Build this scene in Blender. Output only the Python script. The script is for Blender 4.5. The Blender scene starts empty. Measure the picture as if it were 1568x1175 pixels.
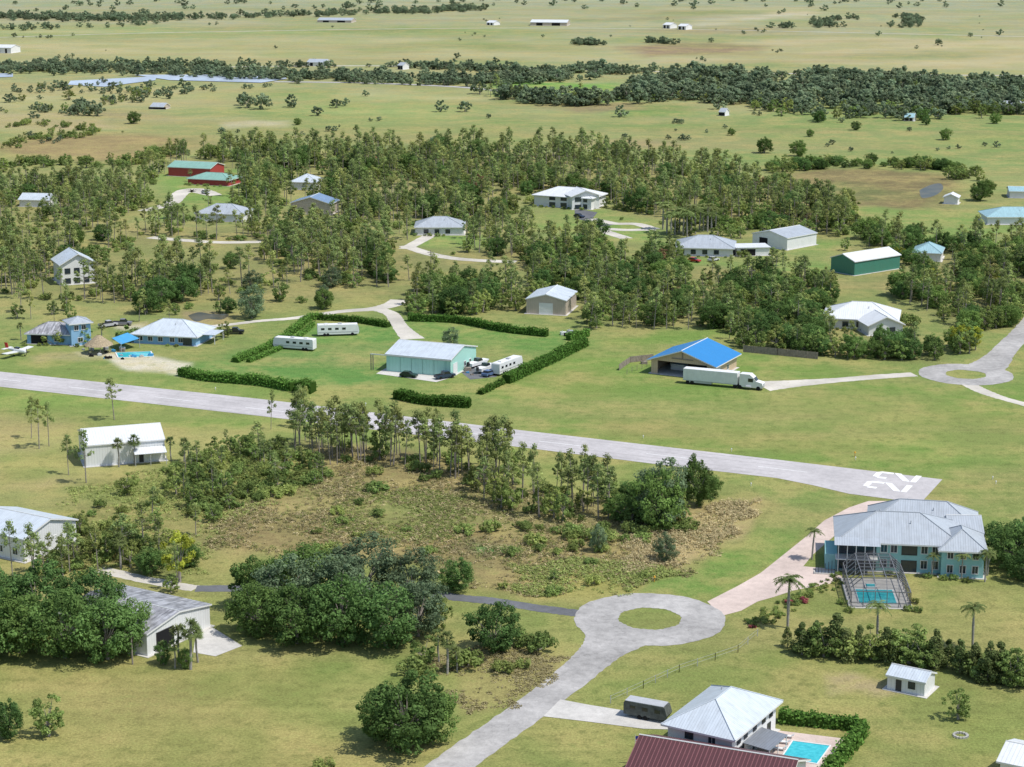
import bpy, math, random
import numpy as np
from mathutils import Vector
random.seed(7); RNG=np.random.default_rng(11)
SC=bpy.context.scene
# ---------------------------------------------------------------- survey -> world (metres), camera height 120 m
FPX=3076.0; PITCH=math.radians(13.5); CH=120.0
sp,cp=math.sin(PITCH),math.cos(PITCH)
def P(x,y,z=0.0):
    u=(x-784)/FPX; v=(588-y)/FPX
    t=(CH-z)/(sp-v*cp)
    return (u*t,(cp+v*sp)*t)
def V2(p): return Vector((p[0],p[1]))
# ---------------------------------------------------------------- materials
def lin(c):
    c=c/255.0
    return c/12.92 if c<0.04045 else ((c+0.055)/1.055)**2.4
def A(r,g,b,k=1.22,ds=0.08):
    c=(lin(r)/k,lin(g)/k,lin(b)/k); l=.3*c[0]+.6*c[1]+.1*c[2]
    return tuple(x*(1-ds)+l*ds for x in c)
class NT:
    def __init__(s,name):
        s.m=bpy.data.materials.new(name); s.m.use_nodes=True
        s.t=s.m.node_tree; s.t.nodes.clear()
        s.out=s.n('ShaderNodeOutputMaterial')
    def n(s,typ,**kw):
        nd=s.t.nodes.new(typ)
        for k,v in kw.items(): setattr(nd,k,v)
        return nd
    def l(s,a,b): s.t.links.new(a,b)
    def math(s,op,a,b=None,clamp=False):
        nd=s.n('ShaderNodeMath',operation=op); nd.use_clamp=clamp
        for i,x in enumerate((a,b)):
            if x is None: continue
            if isinstance(x,(int,float)): nd.inputs[i].default_value=x
            else: s.l(x,nd.inputs[i])
        return nd.outputs[0]
    def noise(s,vec,scale,detail=3,rough=0.55):
        nd=s.n('ShaderNodeTexNoise'); nd.inputs['Scale'].default_value=scale
        nd.inputs['Detail'].default_value=detail; nd.inputs['Roughness'].default_value=rough
        if vec is not None: s.l(vec,nd.inputs['Vector'])
        return nd.outputs['Fac']
    def rng(s,val,a,b,c,d):
        nd=s.n('ShaderNodeMapRange'); s.l(val,nd.inputs[0])
        for i,x in enumerate((a,b,c,d)): nd.inputs[i+1].default_value=x
        return nd.outputs[0]
    def mix(s,f,a,b,mode='MIX'):
        nd=s.n('ShaderNodeMix',data_type='RGBA',blend_type=mode)
        for sock,x in ((nd.inputs[0],f),(nd.inputs[6],a),(nd.inputs[7],b)):
            if isinstance(x,(int,float)): sock.default_value=x
            elif isinstance(x,tuple): sock.default_value=(*x[:3],1)
            else: s.l(x,sock)
        return nd.outputs[2]
    def mulv(s,col,val):
        nd=s.n('ShaderNodeVectorMath',operation='SCALE')
        if isinstance(col,tuple): nd.inputs[0].default_value=col[:3]
        else: s.l(col,nd.inputs[0])
        if isinstance(val,(int,float)): nd.inputs['Scale'].default_value=val
        else: s.l(val,nd.inputs['Scale'])
        return nd.outputs[0]
    def pr(s,col,rough=0.8,spec=0.2,metal=0.0,bump=None,bs=0.3,bd=0.1):
        b=s.n('ShaderNodeBsdfPrincipled')
        if isinstance(col,tuple): b.inputs['Base Color'].default_value=(*col[:3],1)
        else: s.l(col,b.inputs['Base Color'])
        b.inputs['Roughness'].default_value=rough; b.inputs['Metallic'].default_value=metal
        b.inputs['Specular IOR Level'].default_value=spec
        if bump is not None:
            bn=s.n('ShaderNodeBump'); bn.inputs['Strength'].default_value=bs; bn.inputs['Distance'].default_value=bd
            s.l(bump,bn.inputs['Height']); s.l(bn.outputs[0],b.inputs['Normal'])
        s.l(b.outputs[0],s.out.inputs[0]); return b
    def pos(s): return s.n('ShaderNodeNewGeometry').outputs['Position']
def m_plain(name,col,rough=0.7,amt=0.25,scale=0.8,spec=0.25,metal=0.0):
    t=NT(name); p=t.pos()
    n1=t.noise(p,scale,4); n2=t.noise(p,scale*7,2)
    f=t.math('ADD',t.rng(n1,0.3,0.7,1-amt,1+amt*0.6),t.rng(n2,0.3,0.7,-amt*0.4,amt*0.4))
    t.pr(t.mulv(col,f),rough,spec,metal,n2,0.15,0.03); return t.m
def m_rib(name,col,period=0.45,dark=0.75,rough=0.4,stain=0.2,stcol=(0.16,0.14,0.11),spec=0.4):
    t=NT(name); uv=t.n('ShaderNodeUVMap').outputs[0]
    sx=t.n('ShaderNodeSeparateXYZ'); t.l(uv,sx.inputs[0])
    fr=t.math('FRACT',t.math('DIVIDE',sx.outputs[0],period))
    rib=t.math('LESS_THAN',fr,0.18)
    p=t.pos()
    n1=t.noise(p,0.5,5,0.65)
    mp=t.n('ShaderNodeMapping'); mp.inputs['Scale'].default_value=(1.6,0.25,1); t.l(uv,mp.inputs[0])
    n3=t.noise(mp.outputs[0],1.0,4,0.6)
    c=t.mix(t.math('MULTIPLY',rib,1.0),col,tuple(x*dark for x in col))
    c=t.mix(t.rng(n1,0.46,0.75,0,stain),c,stcol)
    c=t.mulv(c,t.rng(n3,0.35,0.65,1-stain*0.6,1+stain*0.2))
    t.pr(c,rough,spec,0.0,rib,0.5,0.05); return t.m
def m_asph(name,col,amt=0.18,crack=0.5,edge=None):
    t=NT(name); p=t.pos()
    n1=t.noise(p,0.08,5,0.6); n2=t.noise(p,0.7,4,0.7); n3=t.noise(p,5,2)
    vo=t.n('ShaderNodeTexVoronoi',feature='DISTANCE_TO_EDGE'); vo.inputs['Scale'].default_value=0.14
    dis=t.n('ShaderNodeVectorMath',operation='ADD')
    nc=t.n('ShaderNodeTexNoise'); nc.inputs['Scale'].default_value=0.25; nc.inputs['Detail'].default_value=4; t.l(p,nc.inputs['Vector'])
    t.l(p,dis.inputs[0]); t.l(t.mulv(nc.outputs['Color'],9.0),dis.inputs[1]); t.l(dis.outputs[0],vo.inputs['Vector'])
    cr=t.rng(vo.outputs['Distance'],0.0,0.02,1-0.25*crack,1)
    f=t.math('MULTIPLY',t.math('ADD',t.rng(n1,0.35,0.65,1-amt,1+amt*0.5),t.rng(n2,0.35,0.65,-amt*0.6,amt*0.4)),cr)
    f=t.math('MULTIPLY',f,t.rng(n3,0.3,0.7,0.92,1.06))
    c=t.mulv(col,f)
    if edge: c=t.mix(t.rng(n2,0.5,0.75,0,edge),c,A(140,140,90))
    t.pr(c,0.9,0.15,0,n3,0.2,0.02); return t.m
def m_leaf(name,col,var=0.5,yel=(0.16,0.17,0.04),trans=0.33):
    t=NT(name)
    at=t.n('ShaderNodeAttribute',attribute_name='tint')
    oi=t.n('ShaderNodeObjectInfo')
    c=t.mix(t.math('MULTIPLY',t.math('POWER',oi.outputs['Random'],1.6),var),col,yel)
    r2=t.math('FRACT',t.math('MULTIPLY',oi.outputs['Random'],17.3))
    c=t.mulv(c,t.math('MULTIPLY',at.outputs['Fac'],t.rng(r2,0,1,0.70,1.32)))
    d=t.n('ShaderNodeBsdfDiffuse'); t.l(c,d.inputs['Color'])
    tr=t.n('ShaderNodeBsdfTranslucent'); t.l(t.mulv(c,1.3),tr.inputs['Color'])
    mx=t.n('ShaderNodeMixShader'); mx.inputs[0].default_value=trans
    t.l(d.outputs[0],mx.inputs[1]); t.l(tr.outputs[0],mx.inputs[2]); t.l(mx.outputs[0],t.out.inputs[0]); return t.m
M={}
M['trim']=m_plain('white_trim',(0.72,0.72,0.7),0.5,0.06)
M['white']=m_plain('white_paint',(0.72,0.73,0.72),0.5,0.08)
M['conc']=m_asph('concrete',(0.56,0.54,0.50),0.15,0.3)
M['runway']=m_asph('runway_surface',(0.50,0.475,0.47),0.14,0.35)
M['asph']=m_asph('weathered_asphalt',(0.42,0.405,0.385),0.26,0.6)
M['dasph']=m_asph('dark_asphalt',(0.15,0.155,0.165),0.2,0.5)
M['sand']=m_asph('sandy_drive',(0.60,0.56,0.49),0.22,0.0,0.5)
M['paver']=m_asph('pink_pavers',(0.60,0.49,0.43),0.16,0.15)
M['paint']=m_plain('road_paint',(0.8,0.8,0.78),0.7,0.12,1.5)
t=NT('window_glass'); t.pr((0.03,0.045,0.06),0.08,0.6); M['glass']=t.m
t=NT('shade_and_dark_gear'); t.pr((0.02,0.02,0.022),0.9,0.1); M['dark']=t.m  # near-black: painted doorway shade, also truck beds and yard gear
t=NT('rubber_tyre'); t.pr((0.02,0.02,0.02),0.85,0.1); M['tyre']=t.m
t=NT('bronze_frame'); t.pr((0.05,0.05,0.05),0.5,0.3); M['frame']=t.m
t=NT('pool_water'); nz=t.noise(t.pos(),1.5,3); t.pr(t.mix(t.rng(nz,.3,.7,0,1),(0.03,0.40,0.46),(0.07,0.55,0.60)),0.06,0.5,0,nz,0.1,0.05); M['pool']=t.m
t=NT('pond_water'); nz=t.noise(t.pos(),0.15,4); t.pr(t.mix(t.rng(nz,.4,.6,0,1),(0.12,0.11,0.075),(0.07,0.075,0.06)),0.35,0.3,0,nz,0.1,0.05); M['water']=t.m
t=NT('insect_screen'); tb=t.n('ShaderNodeBsdfTransparent'); dd=t.n('ShaderNodeBsdfDiffuse'); dd.inputs[0].default_value=(.05,.05,.055,1)
mx=t.n('ShaderNodeMixShader'); mx.inputs[0].default_value=0.28; t.l(tb.outputs[0],mx.inputs[1]); t.l(dd.outputs[0],mx.inputs[2]); t.l(mx.outputs[0],t.out.inputs[0]); M['screen']=t.m
M['bark']=m_plain('pine_bark',(0.30,0.265,0.23),0.95,0.3,3)
M['palmbark']=m_plain('palm_trunk',(0.32,0.30,0.27),0.95,0.3,3)
M['wood']=m_plain('grey_timber',(0.28,0.24,0.20),0.9,0.3,2)
M['thatch']=m_plain('thatch',(0.36,0.29,0.19),0.95,0.4,3)
M['metal']=m_plain('galvanised_steel',(0.45,0.46,0.47),0.4,0.1,1,0.5)
t=NT('car_window'); t.pr((0.02,0.025,0.03),0.1,0.7); M['cwin']=t.m
M['pine']=m_leaf('pine_needles',(0.215,0.285,0.105),0.7,(0.36,0.36,0.12))
M['oak']=m_leaf('oak_leaves',(0.105,0.185,0.058),0.5,(0.21,0.29,0.07))
M['shrub']=m_leaf('shrub_leaves',(0.185,0.265,0.08),0.65,(0.34,0.36,0.11))
M['grey']=m_leaf('willow_leaves',(0.155,0.215,0.118),0.3,(0.19,0.24,0.12))
M['juni']=m_leaf('juniper_leaves',(0.14,0.20,0.07),0.7,(0.28,0.27,0.11))
M['palm']=m_leaf('palm_fronds',(0.175,0.24,0.085),0.5,(0.30,0.30,0.12))
M['hedge']=m_leaf('hedge_leaves',(0.11,0.225,0.045),0.2,(0.15,0.20,0.05))
M['straw']=m_leaf('dry_marsh_grass',(0.46,0.385,0.225),0.2,(0.4,0.38,0.2))
M['mgrass']=m_leaf('mixed_marsh_grass',(0.35,0.305,0.16),0.2,(0.4,0.38,0.2))
M['green']=m_leaf('green_marsh_grass',(0.26,0.31,0.10),0.2,(0.3,0.3,0.12))
M['lime']=m_leaf('yellow_green_leaves',(0.33,0.36,0.055),0.3,(0.40,0.38,0.06))
M['far']=m_leaf('haze_tinted_foliage',(0.175,0.235,0.14),0.5,(0.27,0.30,0.17))  # far trees: distance haze mixed into the leaf colour as pale blue-green
M['rust']=m_leaf('rusty_leaves',(0.32,0.20,0.12),0.2,(0.25,0.16,0.09))
M['flower']=m_leaf('red_flowers',(0.26,0.07,0.08),0.2,(0.30,0.10,0.08))
# ---------------------------------------------------------------- mesh builder
class MB:
    def __init__(s): s.v=[];s.f=[];s.m=[];s.uv=[];s.mats=[]
    def mi(s,m):
        if m not in s.mats: s.mats.append(m)
        return s.mats.index(m)
    def face(s,pts,mat,uvdir=None):
        pts=[Vector(p) for p in pts]; b=len(s.v); s.v+=[tuple(p) for p in pts]
        s.f.append(tuple(range(b,b+len(pts)))); s.m.append(s.mi(mat))
        e=(pts[1]-pts[0]); e=e.normalized() if e.length>1e-6 else Vector((1,0,0))
        n=e.cross(pts[2]-pts[0]); n=n.normalized() if n.length>1e-9 else Vector((0,0,1)); w=n.cross(e)
        s.uv+=[((p-pts[0]).dot(e),(p-pts[0]).dot(w)) for p in pts]
    def obox(s,o,a,b,c,mat):
        o,a,b,c=map(Vector,(o,a,b,c))
        p=[o,o+a,o+a+b,o+b,o+c,o+a+c,o+a+b+c,o+b+c]
        for q in ((0,3,2,1),(4,5,6,7),(0,1,5,4),(1,2,6,5),(2,3,7,6),(3,0,4,7)): s.face([p[i] for i in q],mat)
    def box(s,x0,x1,y0,y1,z0,z1,mat): s.obox((x0,y0,z0),(x1-x0,0,0),(0,y1-y0,0),(0,0,z1-z0),mat)
    def tube(s,p0,p1,r0,r1,mat,n=6,cap=False):
        p0,p1=Vector(p0),Vector(p1); d=(p1-p0).normalized()
        a=d.orthogonal().normalized(); b=d.cross(a)
        A0=[p0+(a*math.cos(2*math.pi*i/n)+b*math.sin(2*math.pi*i/n))*r0 for i in range(n)]
        A1=[p1+(a*math.cos(2*math.pi*i/n)+b*math.sin(2*math.pi*i/n))*r1 for i in range(n)]
        for i in range(n):
            j=(i+1)%n; s.face([A0[i],A0[j],A1[j],A1[i]],mat)
        if cap: s.face(A1,mat); s.face(A0[::-1],mat)
    def extr(s,prof,y0,y1,mat):
        n=len(prof)
        s.face([(x,y0,z) for x,z in prof],mat); s.face([(x,y1,z) for x,z in prof][::-1],mat)
        for i in range(n):
            a,b=prof[i],prof[(i+1)%n]
            s.face([(b[0],y0,b[1]),(a[0],y0,a[1]),(a[0],y1,a[1]),(b[0],y1,b[1])],mat)
    def done(s,name,parent=None,smooth=False):
        me=bpy.data.meshes.new(name); me.from_pydata(s.v,[],s.f)
        for m in s.mats: me.materials.append(m)
        me.polygons.foreach_set('material_index',s.m)
        uv=me.uv_layers.new(name='UVMap'); uv.data.foreach_set('uv',np.array(s.uv,dtype=np.float32).ravel())
        me.update(); o=bpy.data.objects.new(name,me); SC.collection.objects.link(o)
        if parent: o.parent=parent
        return o
def empty(name,x,y,ang=0,parent=None,z=0):
    e=bpy.data.objects.new(name,None); e.empty_display_size=1; e.location=(x,y,z); e.rotation_euler=(0,0,ang)
    SC.collection.objects.link(e)
    if parent: e.parent=parent
    return e
EX_POLY=[]; EX_PTS=[]; LANDSC=[]
def inpoly(px,py,poly):
    ins=np.zeros(px.shape,bool); n=len(poly)
    for i in range(n):
        x0,y0=poly[i]; x1,y1=poly[(i+1)%n]
        if y0==y1: continue
        c=((y0>py)!=(y1>py))&(px<(x1-x0)*(py-y0)/(y1-y0)+x0); ins^=c
    return ins
def wp(poly): return [P(*p) for p in poly]
# ---------------------------------------------------------------- buildings
def building(name,Aw,Bw,d,h,roof='gable_x',rise=1.5,oh=0.5,wall=None,roofm=None,op=(),hole=None,parent=None,z0=0.0,front=None,clear=30,slab=True,gable=None):
    Aw,Bw=V2(Aw),V2(Bw); ang=math.atan2(Bw.y-Aw.y,Bw.x-Aw.x); L=(Bw-Aw).length
    e=empty(name,Aw.x,Aw.y,ang,parent,z0)
    w=wall or M['white']; r=roofm; gw=gable or w
    b=MB()
    if hole:
        u0,u1,zt=hole; th=0.25
        b.box(0,u0,0,th,0,h,front or w); b.box(u1,L,0,th,0,h,front or w); b.box(u0,u1,0,th,zt,h,front or w)
    else: b.face([(0,0,0),(L,0,0),(L,0,h),(0,0,h)],front or w)
    b.face([(L,0,0),(L,d,0),(L,d,h),(L,0,h)],w); b.face([(L,d,0),(0,d,0),(0,d,h),(L,d,h)],w); b.face([(0,d,0),(0,0,0),(0,0,h),(0,d,h)],w)
    if roof=='gable_x':
        b.face([(L,0,h),(L,d,h),(L,d/2,h+rise)],gw); b.face([(0,d,h),(0,0,h),(0,d/2,h+rise)],gw)
    if roof=='gable_y':
        b.face([(0,0,h),(L,0,h),(L/2,0,h+rise)],gw); b.face([(L,d,h),(0,d,h),(L/2,d,h+rise)],gw)
    b.done('walls',e)
    q=MB(); zo=0.06
    if roof=='flat':
        q.box(-oh,L+oh,-oh,d+oh,h+0.01,h+0.25,r)
    else:
        if roof=='gable_y':
            s=rise/(L/2); ze=h-oh*s+zo
            E=[(-oh,-oh,ze),(-oh,d+oh,ze),(L/2,-oh,h+rise+zo),(L/2,d+oh,h+rise+zo),(L+oh,-oh,ze),(L+oh,d+oh,ze)]
            q.face([E[1],E[0],E[2],E[3]],r); q.face([E[4],E[5],E[3],E[2]],r)
            fas=[(E[0],E[2]),(E[2],E[4]),(E[4],E[5]),(E[1],E[0]),(E[3],E[1]),(E[5],E[3])]
            rg=[(E[2],E[3])]
        elif roof=='gable_x':
            s=rise/(d/2); ze=h-oh*s+zo
            E=[(-oh,-oh,ze),(L+oh,-oh,ze),(L+oh,d/2,h+rise+zo),(-oh,d/2,h+rise+zo),(-oh,d+oh,ze),(L+oh,d+oh,ze)]
            q.face([E[0],E[1],E[2],E[3]],r); q.face([E[5],E[4],E[3],E[2]],r)
            fas=[(E[0],E[1]),(E[1],E[2]),(E[2],E[5]),(E[5],E[4]),(E[4],E[3]),(E[3],E[0])]
            rg=[(E[3],E[2])]
        else:
            m=min(L,d)/2; s=rise/m; ze=h-oh*s+zo; zr=h+rise+zo
            E=[(-oh,-oh,ze),(L+oh,-oh,ze),(L+oh,d+oh,ze),(-oh,d+oh,ze)]
            if L>=d: R0=(m,d/2,zr); R1=(L-m+0.01,d/2,zr)
            else: R0=(L/2,m,zr); R1=(L/2,d-m+0.01,zr)
            if L>=d:
                q.face([E[0],E[1],R1,R0],r); q.face([E[1],E[2],R1],r); q.face([E[2],E[3],R0,R1],r); q.face([E[3],E[0],R0],r)
                rg=[(R0,R1),(E[0],R0),(E[3],R0),(E[1],R1),(E[2],R1)]
            else:
                q.face([E[0],E[1],R0],r); q.face([E[1],E[2],R1,R0],r); q.face([E[2],E[3],R1],r); q.face([E[3],E[0],R0,R1],r)
                rg=[(R0,R1),(E[0],R0),(E[1],R0),(E[3],R1),(E[2],R1)]
            fas=[(E[0],E[1]),(E[1],E[2]),(E[2],E[3]),(E[3],E[0])]
        for a,c in fas:
            a,c=Vector(a),Vector(c); dn=Vector((0,0,-0.28))
            q.face([a+dn,c+dn,c,a],M['trim'])
        for a,c in rg:
            q.tube(Vector(a)+Vector((0,0,0.03)),Vector(c)+Vector((0,0,0.03)),0.1,0.1,M['trim'] if roof!='hip' else r,5)
        if roof=='hip' and L>9 and rise>1.5:
            q.tube((L*.35,d*.68,h),(L*.35,d*.68,h+rise*.9),.12,.12,M['metal'],6,True); q.tube((L*.6,d*.3,h),(L*.6,d*.3,h+rise*.8),.1,.1,M['metal'],6,True)
    q.done('roof',e)
    if slab:
        s_=MB(); s_.box(-0.6,L+0.6,-0.6,d+0.6,0.0,0.09,M['conc']); s_.done('foundation_slab',e)
    if op:
        o=MB(); fr={'f':((0,0),(1,0),(0,-1)),'r':((L,0),(0,1),(1,0)),'l':((0,d),(0,-1),(-1,0)),'b':((L,d),(-1,0),(0,1))}
        for (sd,u,z,ww,hh,kind) in op:
            (ox,oy),(dx,dy),(nx,ny)=fr[sd]
            if u<0: u=(L if sd in 'fb' else d)*(-u)
            def bx(u0,u1,za,zb,pr,mat,st=0.0): o.obox((ox+dx*u0+nx*st,oy+dy*u0+ny*st,za),(dx*(u1-u0),dy*(u1-u0),0),(nx*pr,ny*pr,0),(0,0,zb-za),mat)
            u0=u-ww/2
            f=0.12
            tm=M['trim'] if kind in('win','door','garage') else M['frame']
            bx(u0-f,u0,z,z+hh,0.09,tm); bx(u0+ww,u0+ww+f,z,z+hh,0.09,tm); bx(u0-f,u0+ww+f,z+hh,z+hh+f,0.09,tm)
            if kind=='win' or kind=='dwin': bx(u0-f,u0+ww+f,z-f,z,0.12,tm)
            if kind in('win','dwin'):
                bx(u0,u0+ww,z,z+hh,0.03,M['glass']); bx(u0+ww/2-.03,u0+ww/2+.03,z,z+hh,0.03,tm,0.031)
            elif kind=='door': bx(u0,u0+ww,z+.1,z+hh,0.04,M['frame'])
            elif kind=='garage':
                n=4
                for i in range(n): bx(u0,u0+ww,z+.1+(hh-.1)*i/n+.02,z+.1+(hh-.1)*(i+1)/n,0.05,M['white'])
            elif kind=='dark': bx(u0,u0+ww,z+.1,z+hh,0.03,M['dark'])  # flat dark panel painted as the shade inside an open doorway
        o.done('openings',e)
    fwd=Vector((math.cos(ang),math.sin(ang))); per=Vector((-fwd.y,fwd.x))
    if z0==0 and parent is None:
        cs=[Aw-fwd*4-per*4,Bw+fwd*4-per*4,Bw+fwd*4+per*(d+4),Aw-fwd*4+per*(d+4)]
        EX_POLY.append([tuple(c) for c in cs])
        if L<40 and Aw.y>520 and Aw.y<1400 and roof=='hip': LANDSC.append((Aw,fwd,per,L,d))
        xs=[c.x for c in cs]; ys=[c.y for c in cs]; x0,x1=min(xs)+2,max(xs)-2
        c0=(x0+x1)/2; hw=(x1-x0)/2*0.9
        if clear: EX_POLY.append([(c0-hw,min(ys)-clear),(c0+hw,min(ys)-clear),(c0+hw,max(ys)),(c0-hw,max(ys))])
    return e,L
# ---------------------------------------------------------------- flat sheets
def smooth(pts,sub=8,closed=False):
    pts=[Vector((p[0],p[1])) for p in pts]; out=[]; n=len(pts)
    for i in range(n-1):
        p0=pts[max(i-1,0)];p1=pts[i];p2=pts[i+1];p3=pts[min(i+2,n-1)]
        for k in range(sub):
            t=k/sub
            out.append(0.5*((2*p1)+(-p0+p2)*t+(2*p0-5*p1+4*p2-p3)*t*t+(-p0+3*p1-3*p2+p3)*t**3))
    out.append(pts[-1]); return out
def ribbon(name,pxs,w,mat,z=0.03,sub=12,excl=True,jit=0.16,vis=0):
    pts=smooth(wp(pxs),sub); b=MB(); Ls=[];Rs=[]
    ws=w if isinstance(w,(list,tuple)) else [w]*len(pxs)
    for i,p in enumerate(pts):
        t=(pts[min(i+1,len(pts)-1)]-pts[max(i-1,0)]).normalized(); n=Vector((-t.y,t.x))
        k=i/sub; a=int(k); ww=ws[min(a,len(ws)-1)]*(1-(k-a))+ws[min(a+1,len(ws)-1)]*(k-a)
        Ls.append(p+n*(ww/2+random.uniform(-jit,jit))); Rs.append(p-n*(ww/2+random.uniform(-jit,jit)))
        if excl:
            EX_PTS.append((p.x,p.y,ww/2+1.5))
            dd=6
            while dd<vis: EX_PTS.append((p.x,p.y-dd,4.5)); dd+=6
    for i in range(len(pts)-1):
        b.face([(*Rs[i],z),(*Rs[i+1],z),(*Ls[i+1],z),(*Ls[i],z)],mat)
    return b.done(name)
def sheet(name,pxs,mat,z=0.03,excl=True,world=False,parent=None,sm=False):
    pts=pxs if world else wp(pxs)
    if sm: pts=[tuple(p) for p in smooth(pts+[pts[0]],5)[:-1]]
    b=MB(); b.face([(x,y,z) for x,y in pts],mat)
    if excl: EX_POLY.append(list(pts))
    o=b.done(name,parent)
    o.data.update()
    if o.data.polygons[0].normal.z<0: o.data.flip_normals()
    return o
def ring(name,c,r0,r1,mat,z,n=64):
    b=MB(); c=P(*c)
    def pt(r,i):
        a=2*math.pi*(i%n)/n; rr=r+.1*math.sin((i%n)*2.3)+.12*math.sin((i%n)*.7)
        return (c[0]+rr*math.cos(a),c[1]+rr*math.sin(a),z)
    for i in range(n): b.face([pt(r0,i),pt(r1,i),pt(r1,i+1),pt(r0,i+1)],mat)
    EX_POLY.append([pt(r1+1,i)[:2] for i in range(n)])
    return b.done(name)
# ---------------------------------------------------------------- GROUND
W={}
W['WA']=[(-60,292),(190,283),(240,300),(210,325),(150,338),(-60,345)]
W['WB']=[(262,240),(640,232),(900,238),(1085,262),(1200,300),(1300,340),(1300,362),(1235,366),(1225,345),(1120,340),(1010,332),(935,325),(925,300),(800,300),(780,340),(700,345),(620,335),(520,345),(500,300),(440,300),(380,310),(360,262),(262,256)]
W['WC']=[(-60,345),(250,345),(420,345),(640,365),(640,430),(600,440),(420,450),(300,455),(200,468),(-60,452)]
W['WD']=[(650,400),(720,382),(860,380),(1000,390),(1130,410),(1150,440),(1110,505),(900,505),(880,475),(790,480),(620,488),(615,470),(650,440)]
W['WE']=[(1130,420),(1280,438),(1260,500),(1400,510),(1440,555),(1250,548),(1110,530)]
W['WF']=[(1360,385),(1620,375),(1620,500),(1560,505),(1450,500),(1400,470),(1340,440)]
marsh=[(430,740),(560,705),(720,740),(800,800),(960,815),(1010,795),(1160,765),(1120,830),(1050,880),(960,905),(860,915),(740,905),(650,870),(420,850),(330,840),(320,800)]
def ground():
    ys=[-3000,-1200,-400,0,120,190]
    y=230.0
    while y<14000: ys.append(y); y*=1.0042 if y<3200 else 1.03
    ys=np.array(ys)
    s=np.concatenate([-np.array([12,6,3,1.5,0.9,0.6,0.45]),np.linspace(-0.36,0.36,460),np.array([0.45,0.6,0.9,1.5,3,6,12])])
    ym=np.maximum(ys,230)
    X=(s[None,:]*ym[:,None]); Y=np.repeat(ys[:,None],len(s),1)
    nx,ny=len(s),len(ys); x=X.ravel(); yy=Y.ravel()
    n=len(x); co=np.zeros((n,3),np.float32); co[:,0]=x; co[:,1]=yy
    me=bpy.data.meshes.new('ground'); me.vertices.add(n); me.vertices.foreach_set('co',co.ravel())
    i=np.arange((ny-1)*(nx-1)); r=i//(nx-1); c=i%(nx-1); a=r*nx+c
    q=np.stack([a,a+1,a+nx+1,a+nx],1).astype(np.int32)
    me.loops.add(q.size); me.loops.foreach_set('vertex_index',q.ravel()); me.polygons.add(len(q))
    me.polygons.foreach_set('loop_start',np.arange(0,q.size,4,dtype=np.int32))
    me.update(calc_edges=True)
    keys=[(1300,(140,143,78)),(1100,(136,143,74)),(900,(136,146,74)),(700,(135,148,74)),(600,(128,150,72)),(480,(134,147,80)),(380,(140,147,86)),(280,(148,156,92)),(200,(150,159,97)),(140,(155,162,106)),(80,(170,169,124)),(30,(168,168,134)),(-20,(164,166,138)),(-80,(155,160,140))]  # far rows go paler: distance haze is painted into the ground colour
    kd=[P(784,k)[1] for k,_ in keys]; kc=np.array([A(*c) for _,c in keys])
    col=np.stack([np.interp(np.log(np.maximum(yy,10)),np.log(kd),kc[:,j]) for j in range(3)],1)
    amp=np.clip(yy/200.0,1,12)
    wx=x+amp*(np.sin(yy/(5*amp)+1.3)+0.6*np.sin((x+yy)/(2.6*amp))+.4*np.sin((2.1*x-yy)/(1.3*amp)))
    wy=yy+amp*(np.sin(x/(6*amp)+0.4)+0.7*np.sin((x-1.3*yy)/(3.1*amp)+2)+.5*np.sin((1.7*x+yy)/(1.4*amp)))
    def paint(poly,rgb,soft,st=1.0,wob=True):
        nonlocal col
        pw=np.array(wp(poly)); lo=pw.min(0)-soft-25; hi=pw.max(0)+soft+25
        idx=np.where((x>lo[0])&(x<hi[0])&(yy>lo[1])&(yy<hi[1]))[0]
        if len(idx)==0: return
        px,py=(wx[idx],wy[idx]) if wob else (x[idx],yy[idx])
        ins=inpoly(px,py,[tuple(p) for p in pw]); dist=np.full(len(idx),1e9)
        for k in range(len(pw)):
            a_=pw[k]; b_=pw[(k+1)%len(pw)]; d_=b_-a_; L2=max((d_**2).sum(),1e-6)
            t_=np.clip(((px-a_[0])*d_[0]+(py-a_[1])*d_[1])/L2,0,1)
            dist=np.minimum(dist,np.hypot(px-a_[0]-t_*d_[0],py-a_[1]-t_*d_[1]))
        sd=np.where(ins,dist,-dist); w=np.clip(sd/soft*0.5+0.5,0,1)*st
        col[idx]=col[idx]*(1-w[:,None])+np.array(A(*rgb))[None,:]*w[:,None]
    paint([(-200,0),(1800,-30),(1800,20),(900,14),(-200,12)],(160,168,138),40)
    paint([(560,10),(1250,12),(1800,22),(1800,45),(1150,55),(500,48)],(166,168,130),40)
    paint([(1050,28),(1230,18),(1260,22),(1080,40)],(208,198,174),20,.8)
    paint([(850,28),(1100,26),(1120,30),(860,34)],(128,140,102),15,.5)
    paint([(-200,38),(800,42),(820,56),(-200,62)],(150,166,104),40,.8)
    paint([(-200,62),(500,60),(900,66),(850,90),(300,98),(-200,88)],(178,174,124),30,.8)
    paint([(1150,60),(1800,55),(1800,112),(1000,100),(900,88)],(190,178,136),30,.85)
    paint([(940,72),(1060,66),(1160,72),(1120,84),(980,88)],(148,124,100),14,.9)
    paint([(-200,130),(380,134),(380,160),(-200,170)],(186,176,124),25,.7)
    paint([(400,140),(720,146),(730,185),(420,185)],(152,168,96),25,.8)
    paint([(720,150),(1800,160),(1800,258),(1250,262),(1110,252),(700,205)],(130,152,84),30,.85)
    # irregular grazing patches in the distant pastures
    rr=random.Random(5)
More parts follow.
